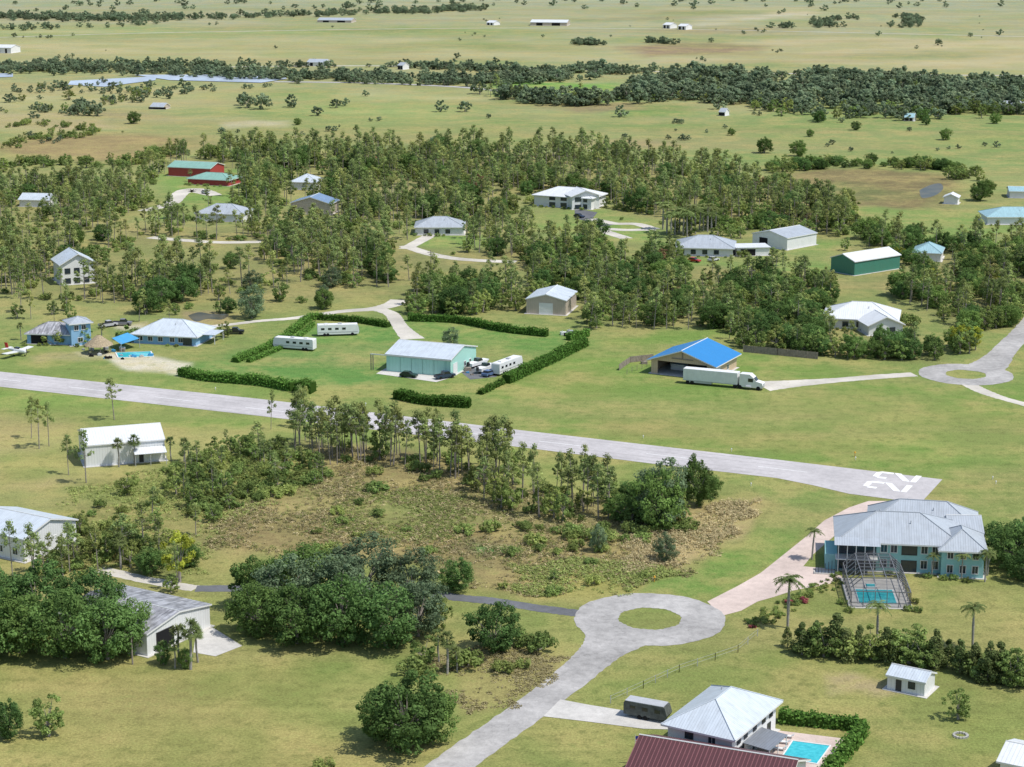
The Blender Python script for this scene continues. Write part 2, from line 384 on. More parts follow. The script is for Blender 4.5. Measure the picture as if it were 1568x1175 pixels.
    for k in range(70):
        cy=rr.choice([rr.uniform(14,60),rr.uniform(58,104),rr.uniform(135,240)]); cx=rr.uniform(-60,1620); a1=rr.uniform(30,190); b1=rr.uniform(1.5,5)*(1+cy/110)
        poly=[(cx+a1*math.cos(t_)*rr.uniform(.6,1.2),cy+b1*math.sin(t_)*rr.uniform(.6,1.2)) for t_ in [i_*math.pi/4 for i_ in range(8)]]
        paint(poly,rr.choice([(128,148,84),(136,156,88),(196,184,138),(172,160,112),(158,138,104),(184,178,126),(120,138,80)]),10+1500/(cy+40),rr.uniform(.3,.65))
    paint([(1000,205),(1500,200),(1500,225),(1050,232)],(156,160,98),15,.5)
    paint([(740,122),(930,128),(975,150),(900,156),(760,148)],(114,166,68),10,.95)
    paint([(930,158),(1060,164),(1050,182),(940,178)],(112,148,72),10,.7)
    paint([(830,158),(960,158),(980,168),(860,172)],(150,126,102),8,.8)
    paint([(60,212),(180,205),(300,208),(330,222),(200,252),(30,250),(-30,230)],(162,136,94),12,.85)
    paint([(-60,172),(100,178),(180,196),(60,205),(-60,196)],(194,172,130),12,.85)
    paint([(345,186),(420,186),(420,196),(350,196)],(214,200,168),6,.9)
    paint([(860,210),(980,214),(1040,225),(900,226)],(172,152,110),8,.7)
    paint([(200,196),(800,192),(1000,240),(640,225),(300,200)],(152,156,92),14,.5)
    paint([(1190,266),(1330,258),(1440,266),(1470,290),(1400,320),(1260,318),(1200,296)],(130,114,78),8,.9)
    paint([(1170,280),(1200,290),(1240,315),(1200,305)],(108,126,70),8,.6)
    paint([(1255,285),(1300,280),(1380,300),(1330,312),(1260,308)],(110,126,70),6,.6)
    for k in ('WA','WB','WC','WD','WE','WF'): paint(W[k],(142,140,86),6,.7)
    paint([(-60,345),(250,350),(600,375),(560,440),(200,460),(-60,450)],(152,146,92),8,.5)
    paint([(380,430),(600,436),(560,470),(380,490),(250,480),(300,440)],(148,148,86),6,.7)
    for pl in ([(880,318),(1010,340),(1020,372),(860,366),(800,330)],[(1120,385),(1290,372),(1280,425),(1130,415)],[(220,258),(380,258),(370,335),(210,335),(270,300)],[(1300,320),(1600,318),(1600,350),(1420,368),(1340,372),(1290,350)],[(1000,372),(1060,392),(1130,412),(940,398)],[(440,330),(520,332),(500,350),(430,346)],[(610,362),(740,362),(720,385),(620,380)]):
        paint(pl,(124,158,74),5,.85)
    paint([(860,352),(960,372),(1000,395),(900,390)],(144,146,86),4,.6)
    paint([(740,620),(820,560),(900,520),(1100,505),(1150,545),(1400,590),(1700,600),(1700,850),(1450,800),(1443,735),(1000,684),(700,645)],(121,151,65),5,.9)
    paint([(1150,600),(1380,605),(1600,640),(1600,700),(1300,665),(1100,640)],(146,152,80),6,.7)
    paint([(900,640),(1200,660),(1420,700),(1300,705),(900,665)],(152,148,82),4,.6)
    paint([(800,570),(900,560),(960,590),(900,610),(790,600)],(142,152,76),4,.55)
    paint([(1420,640),(1600,660),(1600,780),(1480,740)],(134,146,76),5,.6)
    paint([(300,560),(420,510),(600,492),(640,520),(590,590),(480,598),(330,572)],(98,147,66),3,.85)
    paint([(620,480),(860,505),(900,525),(800,560),(740,540),(640,520)],(104,148,66),3,.85)
    paint([(-60,450),(200,470),(160,490),(30,500),(-60,490)],(154,158,92),4,.7)
    paint([(110,544),(200,542),(300,550),(295,570),(180,566)],(225,216,192),2,.95)
    paint([(40,548),(110,544),(130,556),(60,558)],(170,160,118),2,.6)
    paint([(160,498),(215,492),(210,506),(165,506)],(205,196,170),2,.8)
    paint([(280,470),(360,478),(350,498),(290,494)],(160,140,105),2,.8)
    paint([(-60,598),(300,622),(560,655),(560,672),(300,650),(-60,630)],(132,157,72),3,.8)
    paint([(-60,632),(110,655),(110,760),(210,800),(0,770),(-60,770)],(176,162,106),4,.85)
    paint([(-20,700),(110,690),(110,730),(-20,750)],(138,148,76),4,.8)
    paint([(250,650),(400,655),(420,690),(300,720),(250,745),(110,745),(90,700)],(166,160,96),4,.85)
    paint([(100,750),(320,690),(480,700),(500,770),(330,800),(320,880),(100,880)],(128,130,72),4,.85)
    paint([(440,675),(600,690),(780,740),(1090,780),(1090,810),(800,810),(720,745),(480,720)],(138,122,84),3,.85)
    paint(marsh,(152,136,88),4,.92)
    paint([(590,750),(690,765),(720,800),(640,830),(540,812)],(124,142,68),3,.9)
    paint([(500,775),(570,765),(640,800),(620,830),(490,815)],(132,142,72),3,.75)
    paint([(380,800),(470,770),(520,790),(440,830)],(132,130,74),3,.7)
    paint([(740,870),(640,840),(560,850),(640,880)],(126,130,72),3,.6)
    paint([(350,800),(560,790),(760,820),(720,870),(500,850),(360,840)],(146,126,82),3,.45)
    paint([(960,800),(1060,790),(1165,762),(1130,815),(1050,870),(960,875)],(194,172,122),2,.8)
    paint([(800,870),(960,860),(1040,880),(950,910),(820,912)],(170,164,86),2,.8)
    paint([(700,826),(760,828),(800,846),(740,856),(690,845)],(90,88,64),1.5,.7)
    paint([(715,838),(800,838),(790,846),(720,850)],(92,138,66),1.2,.85)
    paint([(1100,725),(1230,747),(1330,768),(1262,800),(1180,868),(1090,918),(970,908),(1060,872),(1130,820),(1175,775)],(117,150,65),2,.95)
    paint([(880,912),(1000,908),(1090,922),(1000,912),(900,930)],(160,158,88),1.5,.6)
    paint([(150,880),(340,880),(420,905),(330,915),(140,900)],(150,148,84),2,.7)
    paint([(-60,1020),(500,1010),(560,1176),(500,1250),(-60,1250)],(148,146,78),8,.7)
    paint([(60,1060),(260,1040),(330,1090),(120,1120)],(166,152,92),6,.6)
    paint([(640,1000),(800,990),(870,1010),(790,1080),(700,1100),(690,1030)],(164,150,92),2,.8)
    paint([(380,960),(620,1000),(640,1040),(480,1040),(380,1000)],(122,141,66),3,.7)
    paint([(1270,1036),(1360,1040),(1370,1056),(1280,1066)],(178,162,122),1.5,.9)
    paint([(1480,890),(1600,880),(1600,1000),(1420,970)],(150,150,82),4,.7)
    paint([(1420,1090),(1560,1080),(1600,1176),(1440,1170)],(140,148,74),4,.6)
    paint([(860,1000),(1160,960),(1250,1010),(1150,1060),(900,1060)],(134,147,72),3,.6)
    paint([(-40,752),(140,752),(200,775),(120,778),(-40,766)],(140,152,80),2,.6)
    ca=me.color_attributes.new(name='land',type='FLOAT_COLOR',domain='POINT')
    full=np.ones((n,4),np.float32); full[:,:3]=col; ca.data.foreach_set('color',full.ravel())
    t=NT('grassland'); p=t.pos(); at=t.n('ShaderNodeAttribute',attribute_name='land')
    na=t.noise(p,0.012,5,0.6); nb=t.noise(p,0.05,7,0.75); nc=t.noise(p,0.4,5,0.75); nd=t.noise(p,2.4,3,0.8)
    mp=t.n('ShaderNodeMapping'); mp.inputs['Scale'].default_value=(0.004,0.02,1); t.l(p,mp.inputs[0]); ne=t.noise(mp.outputs[0],1.0,6,0.65)
    m2=t.n('ShaderNodeMapping'); m2.inputs['Rotation'].default_value=(0,0,1.1); m2.inputs['Scale'].default_value=(0.03,0.4,1); t.l(p,m2.inputs[0]); ng=t.noise(m2.outputs[0],1.0,3,0.6)
    vo=t.n('ShaderNodeTexVoronoi'); vo.inputs['Scale'].default_value=0.35; t.l(p,vo.inputs['Vector'])
    spot=t.math('MULTIPLY',t.rng(vo.outputs['Distance'],0.12,0.34,1,0),t.rng(nb,0.48,0.56,0,1))
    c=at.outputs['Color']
    c=t.mix(t.rng(nb,0.45,0.60,0,0.55),c,A(180,160,98))
    c=t.mix(t.rng(nc,0.50,0.68,0,0.48),c,A(92,112,50))
    c=t.mix(t.rng(na,0.46,0.58,0,0.22),c,A(116,148,64))
    c=t.mix(t.math('MULTIPLY',spot,.4),c,A(92,102,50))
    c=t.mix(t.rng(ne,0.5,0.62,0,0.30),c,A(178,162,106))
    f=t.math('MULTIPLY',t.rng(ne,0.35,0.65,1.08,0.92),t.rng(nc,0.34,0.66,0.82,1.18))
    f=t.math('MULTIPLY',f,t.rng(nd,0.34,0.66,0.74,1.26))
    f=t.math('MULTIPLY',f,t.rng(ng,0.38,0.62,0.965,1.035))
    f=t.math('MULTIPLY',f,t.rng(nb,0.38,0.62,0.92,1.08))
    hgt=t.math('ADD',nd,t.math('MULTIPLY',nc,1.5))
    t.pr(t.mulv(c,f),0.95,0.1,0,hgt,0.4,0.3)
    me.materials.append(t.m)
    o=bpy.data.objects.new('ground',me); SC.collection.objects.link(o)
ground()
# ---------------------------------------------------------------- roads
rw_top=[(-80,560),(0,570),(400,612),(800,660),(1200,706),(1443,735)]
rw_bot=[(1410,771),(1300,757),(1245,744),(1190,733),(1000,711),(800,686),(400,638),(0,593),(-80,584)]
sheet('runway',rw_top+rw_bot,M['runway'],0.04)
w1=V2(P(400,612)); w2=V2(P(1443,735)); ax=(w1-w2).normalized(); rt=Vector((ax.y,-ax.x))
if rt.y<0: rt=-rt
mk=MB()
def mquad(pts,base,z=0.06):
    p=[base+ax*s+rt*c for s,c in pts]
    mk.face([(q.x,q.y,z) for q in p],M['paint'])
base=V2(P(1388,755))
Hn=9.6; Wn=5.4; th=1.25
for k in range(2):
    c=k*(Wn+2.6)
    mquad([(0,c),(th,c),(th,c+Wn),(0,c+Wn)],base)
    mquad([(th,c),(th+1.5,c),(Hn*.62,c+Wn),(Hn*.62-1.5,c+Wn)],base)
    mquad([(Hn*.62,c+Wn-th),(Hn-1.0,c+Wn-th),(Hn-1.0,c+Wn),(Hn*.62,c+Wn)],base,.062)
    mquad([(Hn-th,c+.7),(Hn,c+1.1),(Hn,c+Wn-1.0),(Hn-1.0,c+Wn),(Hn-th,c+Wn-th)],base)
    mquad([(Hn*.68,c),(Hn-1.1,c),(Hn-th,c+.7),(Hn-th,c+th),(Hn*.68,c+th)],base,.062)
mo=mk.done('runway_number')
mk=MB()
cl0=(V2(P(1200,706))+V2(P(1190,733)))/2; cl1=(V2(P(0,570))+V2(P(0,593)))/2; dcl=(cl1-cl0); Lc=dcl.length; dcl.normalize(); ncl=Vector((-dcl.y,dcl.x))
s=-6
while s<Lc:
    a=cl0+dcl*s; b=cl0+dcl*(s+11)
    mk.face([(*(a-ncl*.12),.06),(*(b-ncl*.12),.06),(*(b+ncl*.12),.06),(*(a+ncl*.12),.06)],M['paint']); s+=26
mk.done('runway_centreline_marking')
seam=m_plain('sealed_crack',(0.33,0.31,0.30),.9,.2)
mk=MB()
for off in (-5.3,-2.6,2.6,5.3):
    s=0
    while s<Lc:
        l=random.uniform(20,60); a=cl0+dcl*s+ncl*off; b=cl0+dcl*min(s+l,Lc)+ncl*off
        mk.face([(*(a-ncl*.06),.055),(*(b-ncl*.06),.055),(*(b+ncl*.06),.055),(*(a+ncl*.06),.055)],seam); s+=l+random.uniform(1,15)
mk.done('runway_seam')
ring('cul_de_sac_road',(995,948),5.4,13.0,M['asph'],0.035,72)
ring('turning_circle_road',(1479,574),5.2,12.2,M['asph'],0.035,72)
ribbon('main_road',[(955,968),(942,982),(915,1004),(872,1040),(800,1095),(720,1152),(640,1215),(560,1290)],[17,10.5,7.2,6.5,6.4,6.4,6.4,6.4],M['asph'],0.03)
ribbon('upper_road',[(1500,570),(1520,556),(1533,543),(1550,525),(1572,503),(1600,470)],[12,9,7,6.4,6.4,6.4],M['asph'],0.03)
ribbon('airpark_lane',[(885,940),(830,933),(760,922),(700,916),(640,908),(500,903),(400,902),(300,902)],3.4,M['dasph'],0.025)
ribbon('gravel_lane',[(150,872),(230,890),(300,902)],3.2,M['sand'],0.02)
sheet('paver_driveway',[(1083,922),(1130,898),(1165,878),(1200,850),(1235,822),(1262,798),(1300,778),(1330,768),(1362,768),(1395,773),(1340,800),(1285,815),(1245,850),(1230,868),(1275,872),(1290,885),(1270,895),(1215,905),(1185,915),(1160,922),(1135,936),(1105,944)],M['paver'],0.028)
sheet('house_driveway',[(858,1072),(900,1080),(1005,1097),(1025,1118),(985,1117),(900,1106),(832,1098)],M['conc'],0.05)
ribbon('hangar_driveway',[(1400,574),(1340,578),(1280,583),(1215,588),(1165,592)],[4.5,4.5,4.5,7,11],M['sand'],0.025)
ribbon('garden_path',[(1482,588),(1505,600),(1540,612),(1600,628)],[4,4,3,3],M['sand'],0.022)
ribbon('upper_driveway',[(290,502),(340,499),(400,492),(450,488),(520,478),(570,474),(598,468),(612,460)],[3,3,3,3.4,4,5,6,6],M['sand'],0.03,vis=30)
ribbon('hangar_lane',[(578,474),(600,482),(612,500),(632,520)],[5,4.5,4.5,7],M['sand'],0.026)
ribbon('sandy_road',[(230,364),(250,366),(300,370),(345,372),(400,371)],5,M['sand'],vis=50)
ribbon('house_lane',[(620,377),(660,390),(710,398),(790,402)],5,M['sand'],vis=50)
ribbon('house_lane',[(1003,352),(975,344),(940,343),(905,336)],[5,5,5,6],M['sand'],vis=55)
ribbon('house_lane',[(1003,352),(960,353),(920,352),(960,366)],5,M['sand'],.027,vis=50)
sheet('asphalt_court',[(880,320),(915,326),(905,338),(940,345),(920,348),(880,334)],M['dasph'],.024)
ribbon('farm_lane',[(220,324),(262,312),(278,296),(300,292),(330,300)],[6,6,7,11,6],M['sand'],vis=70)
ribbon('house_lane',[(620,382),(660,360),(665,352)],5,M['sand'],.028,vis=25)
sheet('concrete_apron',[(576,573),(592,564),(690,572),(695,578),(668,586)],M['conc'],.045)
sheet('concrete_apron',[(300,972),(326,962),(371,990),(330,1006),(296,1000)],M['conc'],.045)
sheet('gravel_yard',[(700,566),(735,556),(770,560),(760,578),(720,582)],M['dasph'],.02)
pm=m_plain('plastic_mulch',(0.45,0.52,0.60),0.35,0.2,0.02)
sheet('plastic_mulch_field',[(108,125),(240,118),(238,124),(160,134),(104,131)],pm,0.3)
sheet('plastic_mulch_field',[(205,116),(430,115),(440,122),(400,128),(260,124)],pm,0.35)
sheet('plastic_mulch_field',[(-60,112),(20,114),(20,119),(-60,121)],pm,0.3)
ribbon('canal_road',[(420,126),(560,128),(700,134),(780,142)],7,m_plain('canal_gravel',(0.42,0.41,0.39),0.9),0.1,excl=False)
ribbon('ranch_road',[(-60,60),(300,50),(900,44),(1700,60)],4,M['sand'],0.1,excl=False)
ribbon('ranch_road',[(300,104),(600,102),(1100,112),(1700,118)],5,M['sand'],0.1,excl=False)
sheet('pond',[(1408,292),(1425,284),(1440,282),(1444,290),(1432,300),(1412,304)],M['water'],.05,sm=True)
sheet('pond',[(288,484),(305,479),(325,482),(350,482),(340,490),(318,489),(300,493)],M['water'],.05,sm=True)
# ---------------------------------------------------------------- near buildings
R_lt=m_rib('pale_metal_roof',(0.58,0.64,0.69),0.45,0.82)
R_gr=m_rib('grey_metal_roof',(0.43,0.47,0.51),0.45,0.8)
R_wh=m_rib('white_metal_roof',(0.72,0.74,0.75),0.6,0.86,stain=.12)
R_old=m_rib('stained_metal_roof',(0.44,0.44,0.46),0.8,0.72,stain=.9,stcol=(0.11,0.10,0.10))
R_bl=m_rib('blue_metal_roof',(0.03,0.23,0.54),0.5,0.75,stain=.1,stcol=(.03,.15,.4))
R_rd=m_rib('maroon_metal_roof',(0.10,0.040,0.042),0.6,2.3,stain=.2,stcol=(.08,.04,.04))
R_gn=m_rib('green_metal_roof',(0.25,0.45,0.37),0.6,0.85)
R_aq=m_rib('aqua_metal_roof',(0.33,0.52,0.56),0.6,0.85)
W_teal=m_rib('teal_metal_wall',(0.38,0.66,0.58),0.9,0.93,stain=.06)
W_wh=m_rib('white_metal_wall',(0.74,0.75,0.74),0.6,0.9,stain=.08)
W_tan=m_rib('tan_metal_wall',(0.58,0.44,0.31),0.6,0.9,stain=.08)
W_bei=m_rib('beige_metal_wall',(0.50,0.43,0.36),0.6,0.88,stain=.12)
W_aqua=m_plain('aqua_stucco',(0.30,0.55,0.55),0.8,0.06)
W_red=m_rib('red_metal_wall',(0.42,0.06,0.06),0.6,0.85,stain=.1)
W_grn=m_rib('green_metal_wall',(0.06,0.22,0.16),0.6,0.85,stain=.1)
W_blu=m_plain('blue_stucco',(0.25,0.44,0.64),0.8,0.06)
W_st=m_plain('white_stucco',(0.72,0.72,0.70),0.8,0.05)
def bl(name,a,b,d,h,**k): return building(name,P(*a),P(*b),d,h,**k)
e,L=bl('teal_aircraft_hangar',(592,569),(690,578),17.3,4.7,rise=2.0,oh=.35,wall=W_teal,roofm=R_lt,front=W_teal,clear=0,
   op=[('r',3,0,2.6,3,'garage'),('r',-.55,1.0,1.2,1.2,'win'),('r',-.75,0,1.0,2.1,'door')])
b=MB()
for i in range(5): b.box(0.9+i*3.2,3.95+i*3.2,-0.14,-0.04,0.1,4.1,W_teal)
b.box(-4.5,L+0.5,-0.3,-0.14,4.2,4.45,M['trim']); b.box(-4.5,-4.3,-0.3,-.1,0,4.2,M['wood']); b.box(-3.9,-3.7,-0.3,-.1,0,4.2,M['wood'])
b.done('sliding_door_leaves',e)
e,L=bl('blue_roof_hangar',(997,572),(1093,583),16,4.0,roof='gable_y',rise=3.0,oh=1.0,wall=W_tan,roofm=R_bl,hole=(1.8,15.6,3.6),clear=0,
   op=[('r',3,0,2.6,2.6,'garage'),('r',-.6,1,1.2,1.2,'win')])
b=MB(); b.tube((L/2,-.2,4.6),(L/2,-.2,6.8),.12,.12,M['wood']); b.box(L/2-3,L/2+3,-.2,-.05,4.5,4.75,M['wood'])
b.box(3,7,6,8,0.1,1.6,M['white']); b.box(9,11.5,5,9,0.1,1.3,M['metal']); b.done('gable_timber',e)
e,L=bl('white_metal_hangar',(132,716),(253,706),14,4.9,rise=1.9,oh=.2,wall=W_wh,roofm=R_wh,clear=0,op=[('f',12,0,1,2.1,'door')])
b=MB(); b.obox((L-7,-3.2,2.7),(7,0,0),(0,3.1,.7),(0,0,.1),R_wh)
for i in (0.1,3.4,6.8): b.box(L-7+i,L-6.9+i,-3.1,-3,0,2.7,M['metal'])
b.done('lean_to',e)
bl('beige_metal_workshop',(-52,842),(38,862),14,4.7,rise=2.0,oh=.4,wall=W_wh,roofm=R_lt,clear=0,op=[('f',-.85,1.2,1.2,1.2,'win'),('f',-.6,1.2,1.2,1.2,'win'),('r',-.5,0,3,3,'garage')])
bl('old_metal_barn',(226,1006),(322,960),19,4.0,roof='gable_y',rise=1.3,oh=.3,wall=W_wh,roofm=R_old,clear=0,op=[('f',4.5,0,4.2,3.2,'dark'),('f',12,1.2,1.2,1,'win')])
H=empty('aqua_two_storey_house',0,0)
W1=[('f',u,z,1.1,1.5,'win') for z in (0.9,3.8) for u in (8.2,10.0,15.5,17.5,19.3)]+[('f',12.8,.05,2.6,2.2,'dwin'),('f',12.8,3.5,2.6,2.1,'dwin')]
hz,L=building('main_block',P(1283,873),P(1468,881),14,6.0,roof='hip',rise=3.4,oh=.8,wall=W_aqua,roofm=R_gr,parent=H,op=W1)
b=MB()
for i in range(5):
    for zz in (0,3.1): b.box(-.2+i*1.6,-.05+i*1.6,-2.9,-2.75,zz+.05,zz+2.9,M['trim'])
b.box(-.6,7.0,-3.1,-.02,2.95,3.1,M['trim']); b.box(-.6,7.0,-3.0,-.05,5.7,5.85,M['trim'])
b.face([(-.4,-2.8,.1),(6.8,-2.8,.1),(6.8,-2.8,5.7),(-.4,-2.8,5.7)],M['screen']); b.face([(-.9,-3.6,5.9),(7.4,-3.6,5.9),(7.4,-.8,6.6),(-.9,-.8,6.6)],R_gr)
b.box(-.2,6.8,-.12,-.01,3.2,5.6,M['glass']); b.box(-.2,6.8,-.12,-.01,.3,2.8,M['glass'])
for i in range(7): b.tube((-4.2+i*.6,-3,0.1),(-4.2+i*.6,-3,1.2+i*.3),.05,.05,M['frame'])
b.obox((-4.4,-3.2,0),(4.2,0,0),(0,1.6,0),(0,0,.25),M['conc'])
b.box(-2.4,-.2,-.1,8,0.1,3,W_aqua); b.done('lanai',hz)
building('right_wing',P(1440,884),P(1505,887),10,5.6,roof='hip',rise=2.4,oh=.7,wall=W_aqua,roofm=R_gr,parent=H,op=[('f',u,z,1.0,1.4,'win') for z in (.9,3.6) for u in (1.6,3.9,6.1)])
building('rear_wing',P(1330,838),P(1492,848),11,5.0,roof='hip',rise=3.2,oh=.7,wall=W_aqua,roofm=R_gr,parent=H)
building('garage_gable',P(1455,852),P(1500,853),8,5.0,roof='gable_x',rise=1.8,oh=.6,wall=W_aqua,roofm=R_gr,parent=H)
EX_POLY.append(wp([(1262,940),(1262,830),(1300,790),(1515,800),(1530,900),(1400,945)]))
a=V2(P(1303,931)); bb=V2(P(1394,933)); ang=math.atan2(bb.y-a.y,bb.x-a.x); L=(bb-a).length
pc=empty('screened_pool_enclosure',a.x,a.y,ang); b=MB(); D=15.5; hs=3.0; r=.085; up=1.9
FR=m_plain('bronze_aluminium',(.17,.175,.185),.4,.05)
nx_,ny_=6,9
def zr(i,j): return hs+(up if 0<i<nx_-1 and j>0 else 0)
for i in range(nx_):
    x=L*i/(nx_-1)
    b.tube((x,0,0),(x,0,hs),r,r,FR,4)
    for j in range(ny_-1): b.tube((x,D*j/(ny_-1),zr(i,j)),(x,D*(j+1)/(ny_-1),zr(i,j+1)),r,r,FR,4)
for j in range(ny_):
    y=D*j/(ny_-1)
    for x in (0,L): b.tube((x,y,0),(x,y,hs),r,r,FR,4)
    for i in range(nx_-1): b.tube((L*i/(nx_-1),y,zr(i,j)),(L*(i+1)/(nx_-1),y,zr(i+1,j)),r,r,FR,4)
for z in (.9,):
    b.tube((0,0,z),(L,0,z),r,r,FR,4); b.tube((0,0,z),(0,D,z),r,r,FR,4); b.tube((L,0,z),(L,D,z),r,r,FR,4)
b.done('aluminium_frame',pc)
b=MB(); b.face([(0,0,0),(L,0,0),(L,0,hs),(0,0,hs)],M['screen']); b.face([(0,0,0),(0,D,0),(0,D,hs),(0,0,hs)],M['screen']); b.face([(L,0,0),(L,D,0),(L,D,hs),(L,0,hs)],M['screen'])
x1,x2,y1=L*.2,L*.8,D/8
b.face([(x1,y1,hs+up),(x2,y1,hs+up),(x2,D,hs+up),(x1,D,hs+up)],M['screen']); b.face([(0,0,hs),(x1,y1,hs+up),(x1,D,hs+up),(0,D,hs)],M['screen']); b.face([(L,0,hs),(L,D,hs),(x2,D,hs+up),(x2,y1,hs+up)],M['screen']); b.face([(0,0,hs),(L,0,hs),(x2,y1,hs+up),(x1,y1,hs+up)],M['screen'])
b.done('screens',pc)
b=MB(); b.box(-.4,L+.4,-.4,D,0,.12,M['conc']); b.box(1.4,L-1.8,1.6,9.5,.12,.2,M['trim']); b.box(1.7,L-2.1,1.9,9.2,.2,.21,M['pool']); b.box(3.5,5.5,9.7,11.6,.12,.5,M['trim']);b.box(3.7,5.3,9.9,11.4,.5,.51,M['pool']); b.done('pool_deck',pc)
e,L=bl('white_two_storey_house',(1022,1154),(1120,1177),15.5,5.0,roof='hip',rise=2.6,oh=.8,wall=W_st,roofm=R_lt,clear=0,
  op=[('f',3.4,3.1,1.1,1.3,'dwin'),('f',7,3.1,1.1,1.3,'win'),('r',2.2,3,1,1.3,'dwin'),('r',4.6,3,1,1.3,'dwin'),('r',7.8,3,1,1.3,'dwin'),('r',11,3,1,1.3,'dwin'),('r',13.6,3,1,1.3,'dwin'),('r',3,.05,2,2.1,'dwin'),('r',9,.05,3,2.2,'dwin'),('r',13,.9,1,1.2,'dwin')])
b=MB(); b.obox((L+.1,3.5,2.5),(4.2,0,-.25),(0,6.5,0),(0,0,.1),m_rib('awning_metal',(.22,.24,.27),.4,.8))
for yy in (3.7,6.8,9.8): b.box(L+4.1,L+4.2,yy,yy+.1,0,2.25,M['trim'])
b.box(L+1.2,L+3,5,7.5,.1,.8,M['wood']); b.box(L+1.6,L+2.2,8,8.6,.1,.9,M['frame']); b.done('patio_awning',e)
sheet('pool_terrace',[(1130,1176),(1178,1118),(1292,1132),(1262,1188),(1240,1215),(1110,1200)],M['paver'],.05)
def pool(name,px):
    w=[V2(p) for p in wp(px)]; c=sum(w,Vector((0,0)))/len(w); e=empty(name,c.x,c.y); b=MB()
    inn=[(p-c)*.93 for p in w]; out=[(p-c) for p in w]
    for i in range(len(w)):
        j=(i+1)%len(w); b.face([(*out[i],.14),(*out[j],.14),(*inn[j],.14),(*inn[i],.14)],M['trim']); b.face([(*out[i],.0),(*out[j],.0),(*out[j],.14),(*out[i],.14)],M['trim'])
    b.done('coping',e); b=MB(); b.face([(*p,.1) for p in inn],M['pool']); b.done('water_surface',e)
pool('swimming_pool',[(1213,1135),(1273,1143),(1252,1172),(1195,1162)])
for x,y in ((1183,1150),(1190,1140),(1196,1131)):
    w=P(x,y); e=empty('sun_lounger',w[0],w[1],-.3,z=.05); b=MB(); b.box(0,1.4,0,.6,.3,.38,M['white']); b.obox((1.4,0,.3),(.5,0,.35),(0,.6,0),(0,0,.07),M['white'])
    for lx in (.1,1.3):
        for ly in (.05,.5): b.box(lx,lx+.05,ly,ly+.05,0,.3,M['metal'])
    b.done('frame_and_sling',e)
r0=V2(P(985,1127,6.2)); r1=V2(P(1216,1164,6.2)); dv=(r1-r0).normalized(); pv=Vector((dv.y,-dv.x)); hd=7.0
building('maroon_roof_house',r0+pv*hd,r1+pv*hd,hd*2,3.4,roof='gable_x',rise=2.8,oh=.6,wall=W_st,roofm=R_rd,clear=0)
bl('garden_shed',(1358,1056),(1415,1068),4.6,2.5,rise=.9,oh=.25,wall=W_wh,roofm=R_lt,clear=0,op=[('f',1.9,0,1.0,2.0,'door'),('f',4,1,.9,.9,'dwin')])
bl('white_garage',(1530,1200),(1600,1215),8,3.5,rise=1.2,wall=W_st,roofm=R_wh,clear=0)
e,L=bl('blue_tower_house',(42,527),(108,529),9.5,3.2,roof='hip',rise=2.2,oh=.6,wall=W_blu,roofm=R_old,clear=10,op=[('f',3.5,0,4.5,2.6,'dark'),('f',8.5,.9,1.2,1.2,'win')])
bl('watch_tower',(110,531),(140,528),5.5,6.6,roof='hip',rise=1.1,oh=.7,wall=W_blu,roofm=R_gr,clear=0,op=[('f',1.5,4.4,1.1,1.3,'win'),('f',3.6,4.4,1.1,1.3,'win'),('r',2.5,4.4,1.5,1.3,'win'),('f',2.5,1,1.3,1.2,'win')])
e,L=bl('pale_roof_house',(205,526),(300,531),13,3.0,roof='hip',rise=3.0,oh=.8,wall=W_blu,roofm=R_lt,clear=10,op=[('f',u,.9,1.3,1.2,'win') for u in (2,5,8,11.5,14)]+[('f',16,0,2.4,2.2,'dwin')])
b=MB(); b.obox((L-1,3,2.6),(5.5,0,0),(0,7,0),(0,0,.15),R_lt)
for x,y in ((4.2,3.2),(4.2,9.6)): b.box(L+x,L+x+.15,y,y+.15,0,2.6,M['trim'])
b.done('carport',e)
c=P(152,541); e=empty('thatched_tiki_hut',*c); b=MB()
for i in range(10):
    a0=2*math.pi*i/10; a1=2*math.pi*(i+1)/10
    b.face([(4*math.cos(a0),4*math.sin(a0),2.3),(4*math.cos(a1),4*math.sin(a1),2.3),(.4*math.cos(a1),.4*math.sin(a1),5),(.4*math.cos(a0),.4*math.sin(a0),5)],M['thatch'])
    if i%2==0: b.tube((3*math.cos(a0),3*math.sin(a0),0),(3*math.cos(a0),3*math.sin(a0),3),.12,.1,M['wood'])
b.done('thatch_roof_and_posts',e)
pool('swimming_pool',[(176,541),(232,539),(236,547),(180,549)])
sh=m_plain('blue_tarpaulin',(0.08,0.35,0.62),.5,.1)
for q in ([(172,532),(196,526),(214,533),(186,540)],):
    w=wp(q); b=MB(); b.face([(*w[0],2.5),(*w[3],2.2),(*w[2],2.6),(*w[1],3.0)],sh)
    for p in w: b.tube((*p,0),(*p,2.9),.07,.07,M['metal'],5)
    b.done('blue_shade_sail')
bl('tan_metal_barn',(806,481),(866,484),15,4.6,rise=1.6,oh=.3,wall=W_bei,roofm=R_lt,clear=30,op=[('f',-.5,0,4,3.4,'garage')],roof='gable_y')
bl('white_modern_house',(818,316),(905,322),15,4.8,roof='hip',rise=2.6,oh=.8,wall=W_st,roofm=R_wh,clear=75,op=[('f',u,z,2.4,1.5,'dwin') for u in (8,13,18,22) for z in (.4,3.0)])
bl('white_house_wing',(876,322),(917,320),10,5.6,roof='gable_y',rise=2,oh=.8,wall=W_st,roofm=R_wh,clear=60,op=[('f',u,z,2.4,1.5,'dwin') for u in (2.5,7.5) for z in (.3,3.3)])
